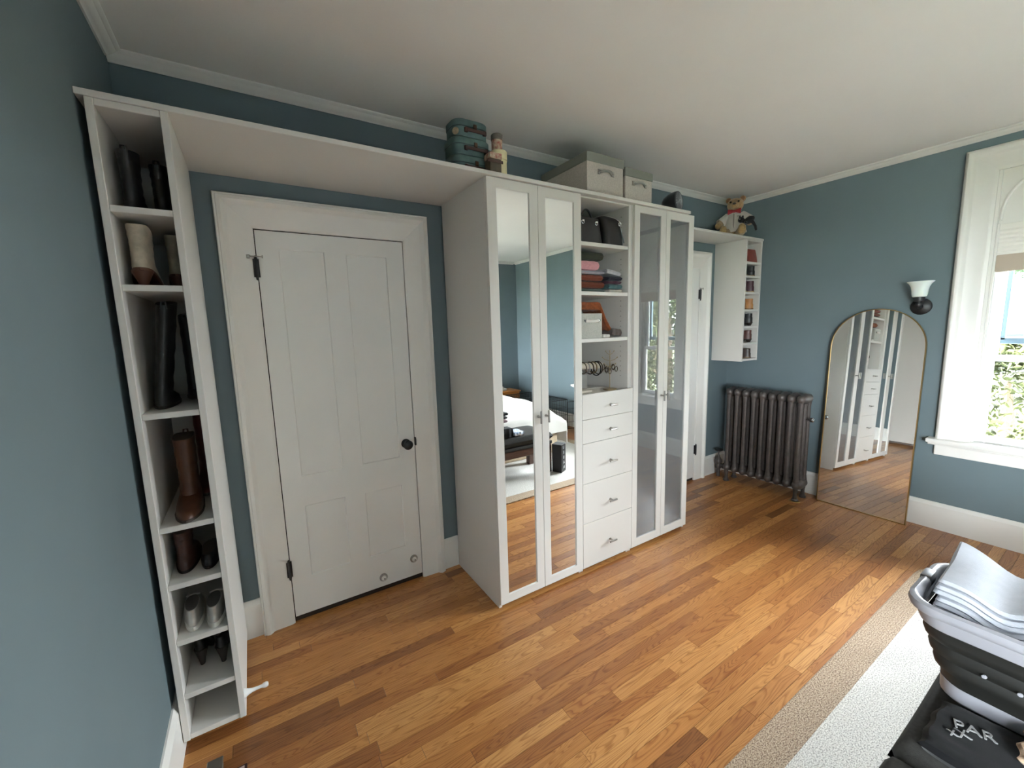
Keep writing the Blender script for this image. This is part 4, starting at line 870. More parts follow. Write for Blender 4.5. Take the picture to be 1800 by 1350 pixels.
# teddy bear
TBR = thing('teddy_bear', 'tan teddy bear in a white shirt and red bow tie sitting in the corner', 'teddy bear', (4.16, -0.185, ZT), 3.55, local=True)
FUR = mat('tan_fur', '#a08660', 0.98, bump=1.0, bscale=260, var=0.22, vscale=60, spec=0.05, sheen=0.4)
def remesh(o, vox=0.006):
    md = o.modifiers.new('merge', 'REMESH'); md.mode = 'VOXEL'; md.voxel_size = vox; md.use_smooth_shade = True
    sm = o.modifiers.new('smooth', 'SMOOTH'); sm.iterations = 4; sm.factor = 0.5
    return o
rotY = lambda a: Matrix.Rotation(a, 3, 'Y'); rotZ = lambda a: Matrix.Rotation(a, 3, 'Z'); rotX = lambda a: Matrix.Rotation(a, 3, 'X')
q = B()                                   # bear faces local +x
q.ell((0, 0, 0.105), (0.062, 0.070, 0.105)); q.ell((0.014, 0, 0.285), (0.062, 0.067, 0.060)); q.ell((0.064, 0, 0.270), (0.036, 0.034, 0.029)); q.ell((0.0, 0, 0.225), (0.045, 0.045, 0.03))
for s in (-1, 1):
    q.ell((0.0, s * 0.056, 0.335), (0.014, 0.027, 0.027))
    q.tube([(0.03, s * 0.045, 0.045), (0.09, s * 0.062, 0.040), (0.135, s * 0.072, 0.042)], [0.042, 0.038, 0.034], 12); q.ell((0.142, s * 0.073, 0.052), (0.022, 0.033, 0.046))
    q.tube([(0.0, s * 0.060, 0.185), (0.025, s * 0.105, 0.145), (0.070, s * 0.122, 0.115)], [0.034, 0.032, 0.030], 12); q.ell((0.078, s * 0.122, 0.112), (0.032, 0.030, 0.030))
remesh(q.build('body', FUR, TBR))
q = B(); q.ell((0.093, 0, 0.281), (0.011, 0.015, 0.010), 12, 8); q.build('nose', BLACK, TBR)
for s in (-1, 1):
    q = B(); q.ell((0.068, s * 0.031, 0.303), (0.009, 0.009, 0.009), 10, 8); q.build('eye', mat('glass_eye', '#0b0907', 0.08), TBR)
for s in (-1, 1):
    q = B(); q.ell((0.011, s * 0.057, 0.335), (0.006, 0.017, 0.017), 12, 8); q.build('inner_ear', mat('brown_plush', '#7d5b3d', 0.98, bump=0.8, bscale=260), TBR)
q = B(); q.loft([[(0.004 + a * math.cos(t), bq * math.sin(t), z) for t in [2 * PI * k / 20 for k in range(20)]] for z, a, bq in ((0.045, 0.085, 0.100), (0.07, 0.082, 0.092), (0.12, 0.072, 0.080), (0.17, 0.062, 0.076), (0.205, 0.050, 0.064), (0.225, 0.042, 0.045))], cap=False)
for s in (-1, 1): q.tube([(0.0, s * 0.05, 0.192), (0.014, s * 0.090, 0.160), (0.036, s * 0.115, 0.136)], [0.042, 0.042, 0.044], 14, cap=False)
shm = mat('white_bear_shirt', '#d8d2cc', 0.9, bump=0.3, bscale=300, var=0.04, vscale=30)
q.build('shirt', shm, TBR, angle=70)
q = B(); q.box(0.066, 0.084, -0.0035, 0.0015, 0.05, 0.20, 0.001); q.build('placket', mat('grey_seam', '#8f8a86', 0.9), TBR)
q = B(); q.box(0.062, 0.072, 0.022, 0.056, 0.176, 0.180, 0.001); q.build('pocket_edge', mat('grey_seam'), TBR)
for s in (-1, 1):
    q = B(); q.add([(0.052, s * 0.004, 0.222), (0.070, s * 0.010, 0.206), (0.060, s * 0.050, 0.198), (0.040, s * 0.052, 0.226)], [(0, 1, 2, 3)]); md = q.build('collar', shm, TBR).modifiers.new('thick', 'SOLIDIFY'); md.thickness = 0.004
q = B()
for s in (-1, 1): q.loft([[(0.064 + 0.008 * math.cos(t), s * y, 0.222 + h * math.sin(t)) for t in [2 * PI * k / 10 for k in range(10)]] for y, h in ((0.002, 0.010), (0.02, 0.016), (0.046, 0.022), (0.052, 0.021))])
q.ell((0.068, 0, 0.222), (0.011, 0.010, 0.012), 10, 8); tag(q.build('bow_tie', mat('red_satin', '#8f1220', 0.45, bump=0.1, bscale=150), TBR), 'red bow tie')
PC = thing('toy_cat', 'small black plush cat held by the teddy bear', 'toy', (4.16, -0.185, ZT), 3.55, local=True)
q = B(); q.ell((0.115, 0.120, 0.118), (0.030, 0.050, 0.030), rot=rotX(0.5)); q.ell((0.122, 0.062, 0.128), (0.026, 0.026, 0.024)); q.ell((0.118, 0.050, 0.155), (0.008, 0.008, 0.013)); q.ell((0.118, 0.074, 0.156), (0.008, 0.008, 0.013))
q.tube([(0.115, 0.15, 0.10), (0.120, 0.172, 0.06), (0.115, 0.178, 0.025)], [0.014, 0.012, 0.010], 10); q.ell((0.140, 0.10, 0.098), (0.02, 0.014, 0.012))
remesh(q.build('body', mat('black_plush', '#0f0f13', 0.98, bump=0.8, bscale=260, sheen=0.2), PC), 0.005)
q = B(); q.ell((0.145, 0.055, 0.132), (0.003, 0.004, 0.003), 8, 6); q.ell((0.148, 0.105, 0.100), (0.006, 0.006, 0.005), 8, 6); q.build('tag', mat('white_plastic'), PC)

# ------------------------------------------------------------------ open shelves of the closet
def handbag(name, label, x0, x1, y0, y1, z, h, color, handle_h, dome=0.0, group=None, cat='handbag'):
    t = thing(name, label, cat, ((x0 + x1) / 2, (y0 + y1) / 2, z), 0, group); lm = leather(color, 0.4)
    xc, yc, hx, hy = (x0 + x1) / 2, (y0 + y1) / 2, (x1 - x0) / 2, (y1 - y0) / 2
    rs = []
    for k in range(9):
        q = k / 8; s = 1 - 0.10 * q - dome * 0.6 * q ** 4; sy_ = 1 - 0.35 * q ** 1.5 - dome * 0.4 * q ** 3
        rs.append([(xc + x, yc + y, z + 0.0005 + h * (q if dome == 0 else math.sin(q * PI / 2))) for x, y in rrect(hx * s, hy * sy_, min(hx * s, hy * sy_) * 0.45, 4)])
    B().loft(rs).build('body', lm, t, angle=50)
    if handle_h:
        for s in (-1, 1):
            yy = yc + s * hy * 0.4; w = hx * 0.52
            pts = [(xc - w + 2 * w * k / 12, yy, z + h * 0.86 + handle_h * math.sin(PI * k / 12) ** 0.8) for k in range(13)]
            B().tube(pts, 0.0065, 8).build('handle', lm, t)
        rg = B()
        for sx_ in (-1, 1):
            c = torus((xc + sx_ * hx * 0.52, yc - hy * 0.78, z + h * 0.80), 0.010, 0.0025, 'y', 14, 6); rg.add(c.v, c.f); rg.box(xc + sx_ * hx * 0.52 - 0.006, xc + sx_ * hx * 0.52 + 0.006, yc - hy * 0.86, yc - hy * 0.78, z + h * 0.80, z + h * 0.87, 0.001)
        rg.build('rings', CHROME, t)
    sm = B(); sm.box(xc - 0.004, xc + 0.004, yc - hy * 0.99, yc - hy * 0.60, z + h * 0.2, z + h * 0.9, 0.001)
    return t
Z1, Z2, Z3, Z4 = 2.0107, 1.7317, 1.4572, 1.1102
handbag('handbag', 'black leather handbag with arched handles on the top closet shelf', 2.012, 2.215, -0.515, -0.355, Z1, 0.150, '#17171a', 0.070, 0, 'black handbags on the top closet shelf')
handbag('handbag', 'black dome handbag with silver clips behind the arched-handle bag', 2.225, 2.386, -0.520, -0.250, Z1, 0.185, '#141417', 0.0, 0.55, 'black handbags on the top closet shelf')
q = B()
for y in (-0.512, -0.40): c = torus((2.345, y, Z1 + 0.130), 0.011, 0.003, 'y', 14, 6); q.add(c.v, c.f); q.tube([(2.345, y - 0.002, Z1 + 0.118), (2.372, y - 0.010, Z1 + 0.02)], 0.0035, 6)
q.tube([(2.30, -0.45, Z1 + 0.183), (2.33, -0.49, Z1 + 0.165), (2.345, -0.512, Z1 + 0.142)], 0.005, 6); q.build('clips', CHROME, bpy.data.objects['handbag.001'])
G2 = 'folded clothes on the second closet shelf'
stk = [('#5c6a66', 0.022, 'grey-teal folded garment at the bottom of the clothes stack', 2.016, 2.246), ('#63301f', 0.042, 'rust red folded sweater, lower of two', 2.014, 2.238), ('#6b3424', 0.040, 'rust red folded sweater, upper of two', 2.012, 2.225), ('#9b9aa3', 0.022, 'grey folded garment between rust sweaters and pink sweater', 2.012, 2.238), ('#c08a90', 0.058, 'pink folded sweater on the second closet shelf', 2.012, 2.195), ('#2e3129', 0.052, 'dark olive folded garment on top of the pink sweater', 2.012, 2.230)]
z = Z2
for i, (c, h, lb, x0, x1) in enumerate(stk):
    cloth('folded_garment', lb, 'clothes', (x0, x1, -0.500, -0.24, z + 0.001, z + h), c, 21.0 + i, 0.004, G2, layers=1); z += h + 0.0005
stk2 = [('#cfcac2', 0.022, 'white folded garment at the bottom of the mixed clothes', 2.264, 2.382), ('#49686c', 0.030, 'teal patterned folded garment beside the rust sweaters', 2.260, 2.380), ('#4b2438', 0.020, 'plum folded garment beside the rust sweaters', 2.252, 2.372), ('#1a1b2b', 0.026, 'navy folded garment beside the rust sweaters', 2.252, 2.378)]
z = Z2
for i, (c, h, lb, x0, x1) in enumerate(stk2):
    cloth('folded_garment', lb, 'clothes', (x0, x1, -0.510, -0.28, z + 0.0004, z + h), c, 31.0 + i, 0.005, G2); z += h + 0.0005
cloth('folded_garment', 'light grey garment slumped over the navy one', 'clothes', (2.246, 2.370, -0.505, -0.30, z + 0.008, z + 0.038), '#b4b5bb', 37.0, 0.008, G2, sag=lambda X, Y: -0.16 * (X - 2.31))
bn = thing('fabric_bin', 'pale grey fabric bin with white leather handle on the third closet shelf', 'storage bin', (2.105, -0.4, Z3))
q = B(); q.loft([[(2.103 + x, -0.405 + y, zz) for x, y in rrect(0.090, 0.118, 0.012, 3)] for zz in (Z3 + 0.0005, Z3 + 0.148)] + [[(2.103 + x, -0.405 + y, zz) for x, y in rrect(0.086, 0.114, 0.010, 3)] for zz in (Z3 + 0.148, Z3 + 0.01)]); q.build('body', mat('pale_grey_weave', '#adada6', 0.92, bump=0.5, bscale=380, var=0.1, vscale=150), bn)
q = B(); q.tube([(2.055, -0.524, Z3 + 0.105), (2.075, -0.531, Z3 + 0.103), (2.105, -0.534, Z3 + 0.102), (2.135, -0.531, Z3 + 0.103), (2.155, -0.524, Z3 + 0.105)], 0.009, 8); hd = q.build('handle', mat('white_leather', '#d9d6d0', 0.5), bn)
for x in (2.050, 2.160): B().lathe([(0.011, -0.523), (0.011, -0.527), (0.004, -0.529), (0.0005, -0.5292)], 14, (x, 0, Z3 + 0.106), 'y').build('rivet', CHROME, hd)
cloth('brown_garment', 'rust brown garment heaped on the fabric bin and drooping over its side', 'clothes', (2.022, 2.300, -0.490, -0.315, Z3 + 0.168, Z3 + 0.222), '#7a4020', 41.0, 0.010, sag=lambda X, Y: -1.5 * max(0, X - 2.205) ** 1.0, var=0.25)
cloth('grey_brown_scarf', 'grey-brown scarf lying beside the fabric bin', 'clothes', (2.296, 2.384, -0.500, -0.320, Z3 + 0.002, Z3 + 0.050), '#615753', 43.0, 0.012, sag=lambda X, Y: 0.016 - 0.12 * max(0, X - 2.25))
cloth('white_garment', 'white cloth corner peeking out beside the fabric bin', 'clothes', (2.200, 2.258, -0.520, -0.494, Z3 + 0.001, Z3 + 0.022), '#cfccc6', 45.0, 0.004)
# jewellery
JT = thing('bracelet_stand', 'white padded T-bar stand hung with bracelets on the jewellery shelf', 'jewellery stand', (2.09, -0.42, Z4))
VELV = mat('ivory_velvet', '#cfc6b6', 0.95, sheen=0.3)
bx('base', 2.03, 2.17, -0.46, -0.36, Z4 + 0.0066, Z4 + 0.02, VELV, JT, 0.005); B().tube([(2.095, -0.41, Z4 + 0.018), (2.095, -0.41, Z4 + 0.17)], 0.012, 12).build('post', VELV, JT)
B().tube([(2.012, -0.41, Z4 + 0.172), (2.25, -0.45, Z4 + 0.172)], 0.020, 14).build('bar', VELV, JT)
for i, (x, c, R_) in enumerate(((2.03, '#8d7a4f', 0.034), (2.055, '#2a2320', 0.036), (2.075, '#b8a070', 0.033), (2.115, '#6a6258', 0.036), (2.14, '#a5a5a5', 0.034), (2.165, '#3a2c20', 0.038), (2.19, '#7d6a4a', 0.036), (2.212, '#1e1e20', 0.044), (2.228, '#4b4038', 0.040))):
    y = -0.41 - 0.04 * (x - 2.012) / 0.238
    c_ = torus((x, y, Z4 + 0.172 - R_ + 0.024), R_, 0.004, 'x', 18, 6); tag(c_.build('bracelet', mat('bracelet_' + c, c, 0.3, 0.7)), '%s bracelet on the T-bar stand, number %s from its end' % (('gold', 'black', 'pale gold', 'pewter', 'silver', 'dark brown', 'bronze', 'large black', 'smoky brown')[i], ('nine', 'eight', 'seven', 'six', 'five', 'four', 'three', 'two', 'one')[i]), 'bracelet', 'bracelets on the T-bar stand')
q = B(); q.box(2.016, 2.23, -0.345, -0.20, Z4 + 0.0005, Z4 + 0.135, 0.004); bxj = thing('jewellery_box', 'pale grey jewellery box behind the bracelet stand', 'jewellery box', (2.12, -0.27, Z4)); q.build('body', mat('pale_grey_card', '#a7a6a2', 0.6), bxj); bx('lid', 2.013, 2.233, -0.348, -0.197, Z4 + 0.105, Z4 + 0.1385, mat('grey_card', '#918f8b', 0.6), bxj, 0.004)
hb_ = thing('hair_claw_set', 'dark beaded trinket dish on the jewellery box', 'dish', (2.08, -0.27, Z4 + 0.14)); B().lathe([(0.045, Z4 + 0.139), (0.052, Z4 + 0.158), (0.050, Z4 + 0.160), (0.043, Z4 + 0.143)], 20, (2.08, -0.28, 0)).build('dish', mat('dark_pewter', '#4b443c', 0.35, 0.7), hb_)
q = B()
for k in range(26):
    a = random.random() * 6.28; r = random.random() * 0.036; q.ell((2.08 + r * math.cos(a), -0.28 + r * math.sin(a), Z4 + 0.150 + random.random() * 0.02), (0.008, 0.008, 0.008), 8, 6)
q.build('beads', mat('bronze_beads', '#7a6a58', 0.3, 0.7), hb_)['kind'] = 'stuff'
TR = thing('jewellery_tray', 'long white tray on the jewellery shelf', 'tray', (2.19, -0.43, Z4)); q = B()
q.loft([[(2.19 + x, -0.44 + y, zz) for x, y in rrect(hx, hy, 0.02, 4)] for zz, hx, hy in ((Z4 + 0.0004, 0.165, 0.085), (Z4 + 0.003, 0.172, 0.090), (Z4 + 0.012, 0.176, 0.094), (Z4 + 0.012, 0.172, 0.090), (Z4 + 0.006, 0.166, 0.084))]); q.build('body', mat('white_ceramic', '#dcd8cf', 0.3), TR)
JTr = thing('jewellery_tree', 'thin gold jewellery tree with hanging earrings on a round base', 'jewellery stand', (2.318, -0.46, Z4))
q = B(); q.lathe([(0.040, Z4 + 0.0068), (0.043, Z4 + 0.010), (0.043, Z4 + 0.015), (0.010, Z4 + 0.019)], 22, (2.318, -0.46, 0)); q.tube([(2.318, -0.46, Z4 + 0.017), (2.318, -0.46, Z4 + 0.255)], 0.0028, 8); q.build('stand', mat('pale_gold', '#b8a888', 0.35, 0.8), JTr)
q = B()
for zz, rr in ((0.245, 0.026), (0.205, 0.046), (0.165, 0.036)):
    for k in range(4): a = PI / 4 + k * PI / 2; q.tube([(2.318, -0.46, Z4 + zz - 0.012), (2.318 + rr * math.cos(a) * 0.7, -0.46 + rr * math.sin(a) * 0.7, Z4 + zz), (2.318 + rr * math.cos(a), -0.46 + rr * math.sin(a), Z4 + zz + 0.012)], 0.002, 6); q.ell((2.318 + rr * math.cos(a), -0.46 + rr * math.sin(a), Z4 + zz + 0.013), (0.004, 0.004, 0.004), 8, 6)
q.build('arms', mat('pale_gold'), JTr)
for k in range(8):
    a = k * PI / 4; rr = 0.030 + 0.010 * (k % 2); c_ = torus((2.318 + rr * math.cos(a), -0.46 + rr * math.sin(a), Z4 + 0.155 - 0.012 * (k % 3)), 0.012, 0.0022, 'y' if k % 2 else 'x', 12, 5, 1.4); c_.build('earring', mat('dark_brass'), JTr)

# ------------------------------------------------------------------ clothes behind the frosted doors
def garment(name, label, x, thick, z0, z1, color, seed, yw=0.20):
    t = thing(name, label, 'clothes', (x, -0.29, z0), 0, 'clothes hanging behind frosted glass'); m = mat('fabric_' + color, color, 0.92, bump=0.25, bscale=900, var=0.08, vscale=60, spec=0.15)
    rs = []
    for k in range(16):
        q = k / 15; z = z1 - (z1 - z0) * q; sh_ = min(1, 0.25 + 3.2 * q); w = yw * sh_ * (1 + 0.04 * q); ring = []
        for a in [2 * PI * i / 28 for i in range(28)]:
            fold = 1 + 0.35 * q * nz(a * 2.2 + seed, z * 1.5, seed); ring.append((x + thick / 2 * math.sin(a) * fold * (0.7 + 0.3 * sh_), -0.29 + w * math.cos(a), z + 0.008 * nz(a, seed) * (q > 0.99)))
        rs.append(ring)
    B().loft(rs).build('cloth', m, t, angle=70)
    h = B(); h.tube([(x, -0.29 - yw * 0.6, z1 - 0.03), (x, -0.29, z1 + 0.012), (x, -0.29 + yw * 0.6, z1 - 0.03)], 0.004, 6); h.tube([(x, -0.29, z1 + 0.01), (x, -0.29, 1.775), (x, -0.277, 1.784), (x, -0.2725, 1.800), (x, -0.279, 1.814), (x, -0.290, 1.8175), (x, -0.301, 1.814), (x, -0.3065, 1.802)], 0.002, 6); h.build('hanger', CHROME, t)
garment('hanging_shirt', 'blurred grey shirt hanging behind the frosted glass', 2.50, 0.060, 0.62, 1.74, '#8f9298', 1.1); garment('hanging_shirt', 'blurred white shirt hanging behind the frosted glass', 2.585, 0.060, 0.42, 1.74, '#d8d6d6', 2.7)
garment('hanging_dress', 'blurred dark red dress hanging behind the frosted glass', 2.665, 0.055, 0.40, 1.74, '#6f2f33', 3.9); garment('hanging_dress', 'blurred mauve dress hanging behind the frosted glass', 2.745, 0.055, 0.50, 1.74, '#8a7a80', 5.2)
garment('hanging_coat', 'blurred beige coat hanging behind the frosted glass', 2.845, 0.085, 0.20, 1.74, '#c9b495', 6.6, 0.20); garment('hanging_coat', 'blurred tan coat at the end of the rod behind the frosted glass', 2.930, 0.070, 0.16, 1.74, '#b59c7c', 7.7, 0.20)

# ------------------------------------------------------------------ shoes in the tall tower
HF, TF = PI / 2, -PI / 2          # heel to the front / toe to the front
s = [z + 0.0004 for z in SHZ]
shoe('tall_boot', 'black tall boot by the side panel in the top cell of the shoe tower', (0.080, -0.36, s[0]), HF, 0.24, 0.070, shaft=0.200, shaft_d=0.105, upper='#18171a', group='black boots in the top tower cell', cat='boot')
shoe('tall_boot', 'black tall boot by the door-side panel in the top cell of the shoe tower', (0.156, -0.33, s[0]), HF, 0.24, 0.068, shaft=0.175, shaft_d=0.10, upper='#121214', group='black boots in the top tower cell', cat='boot')
shoe('ankle_boot', 'cream ankle boot with brown stacked heel at the front of the second tower cell', (0.086, -0.40, s[1]), HF, 0.24, 0.076, shaft=0.150, shaft_d=0.115, heel=0.050, upper='#b5aa98', sole_c='#54301f', group='cream ankle boots', cat='boot', rough=0.6)
shoe('ankle_boot', 'cream ankle boot set further back in the second tower cell', (0.160, -0.25, s[1]), HF, 0.24, 0.060, shaft=0.150, shaft_d=0.10, heel=0.050, upper='#a89c88', sole_c='#54301f', group='cream ankle boots', cat='boot', rough=0.6)
shoe('knee_boot', 'black knee-high boot at the front of the third tower cell', (0.0845, -0.36, s[2]), HF, 0.25, 0.070, shaft=0.365, shaft_d=0.13, upper='#101012', group='black knee boots', cat='boot', lean=0.05, tilt=-0.13)
shoe('knee_boot', 'charcoal knee-high boot behind the black one in the third tower cell', (0.159, -0.16, s[2]), HF, 0.22, 0.064, shaft=0.330, shaft_d=0.11, upper='#1f1e20', group='black knee boots', cat='boot', lean=0.0)
shoe('cowboy_boot', 'brown western boot with toe at the front of the fourth tower cell', (0.118, -0.435, s[3]), TF, 0.27, 0.082, shaft=0.250, shaft_d=0.125, heel=0.030, upper='#52301f', sole_c='#30231b', group='western boots', cat='boot', pointy=0.6)
shoe('cowboy_boot', 'dark red western boot at the back of the fourth tower cell', (0.155, -0.175, s[3]), TF, 0.25, 0.070, shaft=0.330, shaft_d=0.12, heel=0.030, upper='#4f1a18', sole_c='#2a1c18', group='western boots', cat='boot', pointy=0.6)
shoe('ankle_boot', 'dark brown ankle boot in the fifth tower cell', (0.085, -0.38, s[4]), HF, 0.25, 0.072, shaft=0.155, shaft_d=0.11, upper='#3d211a', cat='boot')
shoe('flat_shoe', 'black flat shoe next to the dark brown boot in the fifth tower cell', (0.158, -0.40, s[4]), HF, 0.24, 0.062, toe=0.028, vamp=0.045, collar=0.055, open_f=0.15, upper='#131315')
for i, (x, y, r) in enumerate(((0.083, -0.415, 0.06), (0.157, -0.435, -0.02))):
    shoe('sneaker', 'silver white sneaker in the sixth tower cell, ' + ('turned towards the side panel' if i == 0 else 'nearer the door'), (x, y, s[5]), HF + r, 0.245, 0.064, toe=0.036, vamp=0.064, collar=0.080, open_f=0.06, sole=0.020, upper='#b9b7b2', sole_c='#c9c5bd', rough=0.3, metal=0.5, group='silver sneakers', laces='#d5d3ce', lining='#4a4745')
for i, (x, y) in enumerate(((0.086, -0.34), (0.157, -0.37))):
    shoe('pump', 'black high-heeled pump in the seventh tower cell, ' + ('nearer the side wall' if i == 0 else 'nearer the door'), (x, y, s[6]), HF, 0.21, 0.060, toe=0.026, vamp=0.040, collar=0.048, open_f=0.26, sole=0.006, heel=0.065, upper='#131314', group='black pumps', pointy=0.7)
shoe('sandal', 'brown sandal at the back of the bottom cell of the shoe tower', (0.100, -0.20, s[7]), HF - 0.12, 0.23, 0.072, toe=0.020, vamp=0.032, collar=0.036, open_f=0.30, sole=0.016, upper='#6d3a24', sole_c='#8a6a4c', lining='#8f6f55')
# ------------------------------------------------------------------ shoes in the corner cubby
cz = [z + 0.0004 for z in CBZ]
handbag('clutch_bag', 'rust red small leather bag in the top cell of the corner cubby', 4.215, 4.400, -0.285, -0.16, cz[0], 0.115, '#7c3a31', 0.0, 0.0)
ordn = ['top', 'second', 'third', 'fourth', 'fifth', 'sixth', 'bottom']
spec = [(1, 'black loafer', dict(upper='#141416', toe=0.046, vamp=0.080, collar=0.092, open_f=0.10, sole_c='#8a7350')), (2, 'plum striped flat', dict(upper='#45262e', toe=0.050, vamp=0.088, collar=0.104, open_f=0.10, sole_c='#b09a78')),
        (3, 'tan sandal', dict(upper='#a5713f', toe=0.046, vamp=0.080, collar=0.098, open_f=0.25, sole_c='#7a5636', lining='#a98a62')), (4, 'black pump with nude lining', dict(upper='#16181b', toe=0.048, vamp=0.078, collar=0.088, open_f=0.24, sole=0.008, heel=0.025, lining='#b79a86', pointy=0.5)),
        (5, 'brown leather pump', dict(upper='#55302a', toe=0.048, vamp=0.078, collar=0.088, open_f=0.24, sole=0.008, heel=0.025, lining='#b0a08f', pointy=0.5)), (6, 'dark brown flat', dict(upper='#35261f', toe=0.044, vamp=0.074, collar=0.090, open_f=0.15, sole_c='#6a5440', lining='#cfc6ba'))]
for c, nm, kw in spec:
    for i, x in enumerate((4.244, 4.345)):
        shoe(nm.split(' ')[-1] if 'with' not in nm else 'pump', '%s in the %s cell of the corner cubby, %s' % (nm.replace(' with nude lining', ''), ordn[c], 'beside its side panel' if i == 0 else 'nearer the window wall'), (x, -0.152 - 0.006 * i, cz[c]), HF + (0.05 if i else -0.05), 0.245, 0.086, group=nm + ' pair', **kw)

# small things on the floor by the shoe tower
fx = thing('metal_tin', 'small grey tin standing on the floor at the picture edge', 'tin', (0.118, -0.712, 0)); bx('body', 0.098, 0.142, -0.740, -0.690, 0.0005, 0.028, mat('grey_tin', '#6c675e', 0.4, 0.5), fx, 0.003); bx('lid', 0.096, 0.144, -0.742, -0.688, 0.026, 0.034, mat('grey_tin'), fx, 0.002)
fp = thing('picture_card', 'dark red framed card lying on the floor at the picture edge', 'card', (0.21, -0.77, 0)); bx('frame', 0.150, 0.215, -0.840, -0.742, 0.0005, 0.010, mat('dark_red_frame', '#2b0d0d', 0.4), fp, 0.002); bx('print', 0.158, 0.207, -0.832, -0.750, 0.0095, 0.0105, mat('pink_white_print', '#c9b3b3', 0.6, var=0.1, vscale=40), fp, 0)

# ------------------------------------------------------------------ outdoors, seen through the window
GZ = -0.9
tag(bx('lawn', W + 0.5, 45, -40, 30, GZ - 0.1, GZ, mat('grass', '#6f7d58', 0.95, bump=0.6, bscale=60, var=0.3, vscale=3), None, 0), 'green lawn outside the window', kind='structure')
tag(bx('lawn_rear', -20, W + 0.5, -40, 10, GZ - 0.1, GZ, mat('grass'), None, 0), 'green lawn outside the bed wall', kind='structure')
BOUNCE_PAVE = mat('pale_bounce_paving', '#d6d2ca', 0.9, bump=0.3, bscale=20, var=0.06, vscale=2)  # pale ground added out of view to bounce light up to the ceiling
tag(bx('path_bounce_terrace', W + 0.17, 6.7, -9, 3, GZ, GZ + 0.02, BOUNCE_PAVE, None, 0), 'unseen pale paved terrace added along the house to bounce light indoors', kind='structure')  # added reflector below the window wall, unseen
tag(bx('path_bounce_rear', -0.17, W + 0.1, -10, RY - 0.17, GZ, GZ + 0.02, BOUNCE_PAVE, None, 0), 'unseen pale paved strip added outside the bed wall to bounce light', kind='structure')  # part of the added light-bouncing ground, unseen
tag(bx('path_bounce_left', -6, -0.18, -10, 2, GZ, GZ + 0.02, BOUNCE_PAVE, None, 0), 'unseen pale paved strip added outside the shoe-shelf wall to bounce light', kind='structure')  # added to bounce light in through the added side windows, unseen
def foliage(cx_, cy_, z0, rx, ry, h, n, size, seed, conic=0.4):
    rnd = random.Random(seed); v = []; f = []
    for k in range(n):
        q = rnd.random() ** 0.8; a = rnd.random() * 2 * PI; prof = (math.sin(PI * min(1, q * 0.92 + 0.08)) ** 0.5) * (1 - conic * q); r = (0.55 + 0.45 * rnd.random() ** 0.5) * prof * (1 + 0.22 * nz(a * 1.7, q * 5, seed))
        p = Vector((cx_ + rx * r * math.cos(a), cy_ + ry * r * math.sin(a), z0 + h * q))
        d = Vector((math.cos(a), math.sin(a), rnd.uniform(-0.2, 0.9))).normalized(); e = d.cross(Vector((rnd.uniform(-1, 1), rnd.uniform(-1, 1), rnd.uniform(-1, 1)))).normalized(); s_ = size * rnd.uniform(0.6, 1.4)
        o = len(v); v += [tuple(p - e * s_ * 0.4), tuple(p + d * s_ * 0.5 - e * s_ * 0.55), tuple(p + d * s_ * 1.3), tuple(p + d * s_ * 0.5 + e * s_ * 0.55)]; f.append((o, o + 1, o + 2, o + 3))
    return B().add(v, f)
def leafm(name, c, c2): return mat(name, c, 0.7, var=0.2, vscale=3.0, color2=c2, spec=0.3)
HED = leafm('hedge_leaf', '#42472f', '#676a49'); TREE = leafm('tree_leaf', '#2c3f28', '#3d5435')
def plant(name, label, cx_, cy_, rx, ry, h, n, size, m, seed, conic=0.4, z0=None, trunk=0.12, group=None):
    zb = GZ if z0 is None else z0
    t = thing(name, label, 'shrub' if 'shrub' in name else 'tree', (cx_, cy_, GZ), 0, group)
    fo = foliage(cx_, cy_, zb, rx, ry, h, n, size, seed, conic).build('foliage', m, t, smooth=False); fo['kind'] = 'stuff'
    B().tube([(cx_, cy_, GZ), (cx_ + 0.05, cy_, zb + h * 0.45), (cx_, cy_ + 0.04, zb + h * 0.8)], [trunk, trunk * 0.7, trunk * 0.2], 8).build('trunk', mat('bark', '#5a4a3c', 0.9, bump=0.5, bscale=30), t); return t
hed = [(7.8, -0.15, 2.1), (7.4, -1.52, 2.12), (7.6, -2.90, 2.3), (7.6, -4.20, 3.2), (7.6, -5.55, 3.2), (7.8, -6.9, 2.5)]
hl = ['furthest towards the closet side', 'low one straight out from the window', 'low one beside the taller shrubs', 'nearer of the two tall ones', 'further of the two tall ones', 'last, furthest from the closet side']
for i, (x, y, h) in enumerate(hed): plant('evergreen_shrub', 'bushy yellow-green evergreen shrub in the outdoor row, ' + hl[i], x, y, 0.66, 0.66, h, 6500, 0.075, HED, i + 3, 0.12, group='evergreen shrubs outside the window')
plant('leafy_tree', 'green leafy tree behind the grey house outside', 20.6, -0.4, 1.7, 1.7, 3.4, 6000, 0.16, TREE, 40, 0.1, z0=0.6, trunk=0.2)
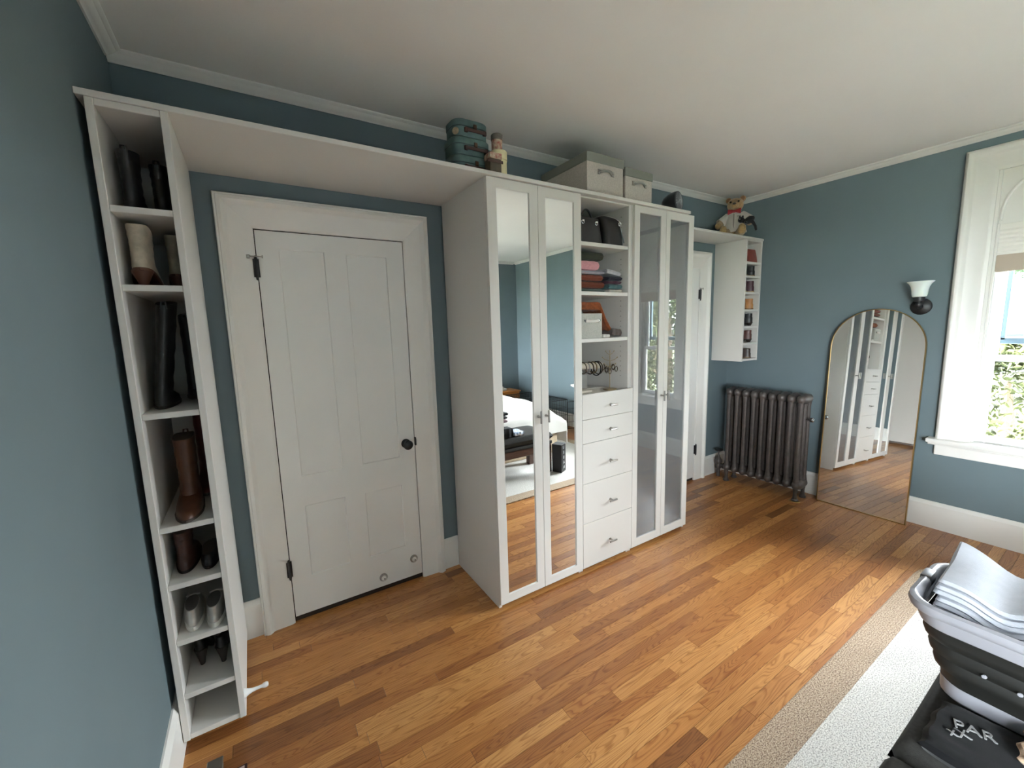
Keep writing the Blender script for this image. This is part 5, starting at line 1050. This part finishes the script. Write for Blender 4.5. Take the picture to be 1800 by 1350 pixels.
plant('leafy_tree', 'green leafy tree far along the garden', 17.0, -12.0, 2.5, 2.5, 6.0, 6000, 0.22, TREE, 41, 0.1, z0=0.5, trunk=0.25)
HS = thing('neighbour_house', 'grey-blue sided house with shingled gable roof across the garden', 'house', (15.5, 0.0, GZ))
SID = mat('blue_grey_siding', '#333c44', 0.7); ROOF = mat('grey_shingle_roof', '#2b3036', 0.9, bump=0.5, bscale=30, var=0.12, vscale=6)
bx('wall', 14.0, 18.0, -1.6, 6.0, GZ, 1.15, SID, HS, 0)
for k in range(12):
    z = GZ + 0.1 + 0.16 * k; q = B(); q.prism([(13.975, z), (14.0, z), (14.0, z + 0.158), (13.993, z + 0.158)], 'y', -1.6, 6.0); v2 = [(p[1], p[0], p[2]) for p in q.v]
    q = B().add([(13.975, -1.6, z), (14.0, -1.6, z + 0.0), (14.0, -1.6, z + 0.158), (13.992, -1.6, z + 0.158), (13.975, 6.0, z), (14.0, 6.0, z), (14.0, 6.0, z + 0.158), (13.992, 6.0, z + 0.158)], [(0, 3, 2, 1), (4, 5, 6, 7), (0, 1, 5, 4), (0, 4, 7, 3), (1, 2, 6, 5), (2, 3, 7, 6)])
    q.build('siding_board', SID, HS, smooth=False)
q = B().add([(13.7, -1.9, 1.10), (13.7, 6.2, 1.10), (16.0, 6.2, 2.25), (16.0, -1.9, 2.25), (18.3, 6.2, 1.10), (18.3, -1.9, 1.10), (13.7, -1.9, 1.20), (13.7, 6.2, 1.20), (16.0, 6.2, 2.36), (16.0, -1.9, 2.36), (18.3, 6.2, 1.20), (18.3, -1.9, 1.20)], [(0, 1, 2, 3), (3, 2, 4, 5), (6, 9, 8, 7), (9, 11, 10, 8), (0, 6, 7, 1), (5, 4, 10, 11), (0, 3, 9, 6), (3, 5, 11, 9), (1, 7, 8, 2), (2, 8, 10, 4)]); q.build('roof', ROOF, HS, smooth=False)
wn = bx('window', 13.955, 13.99, 0.6, 1.5, -0.2, 0.8, TRIM, HS, 0); bx('pane', 13.95, 13.954, 0.67, 1.43, -0.13, 0.73, mat('dark_window_pane', '#4a5660', 0.1), wn, 0)
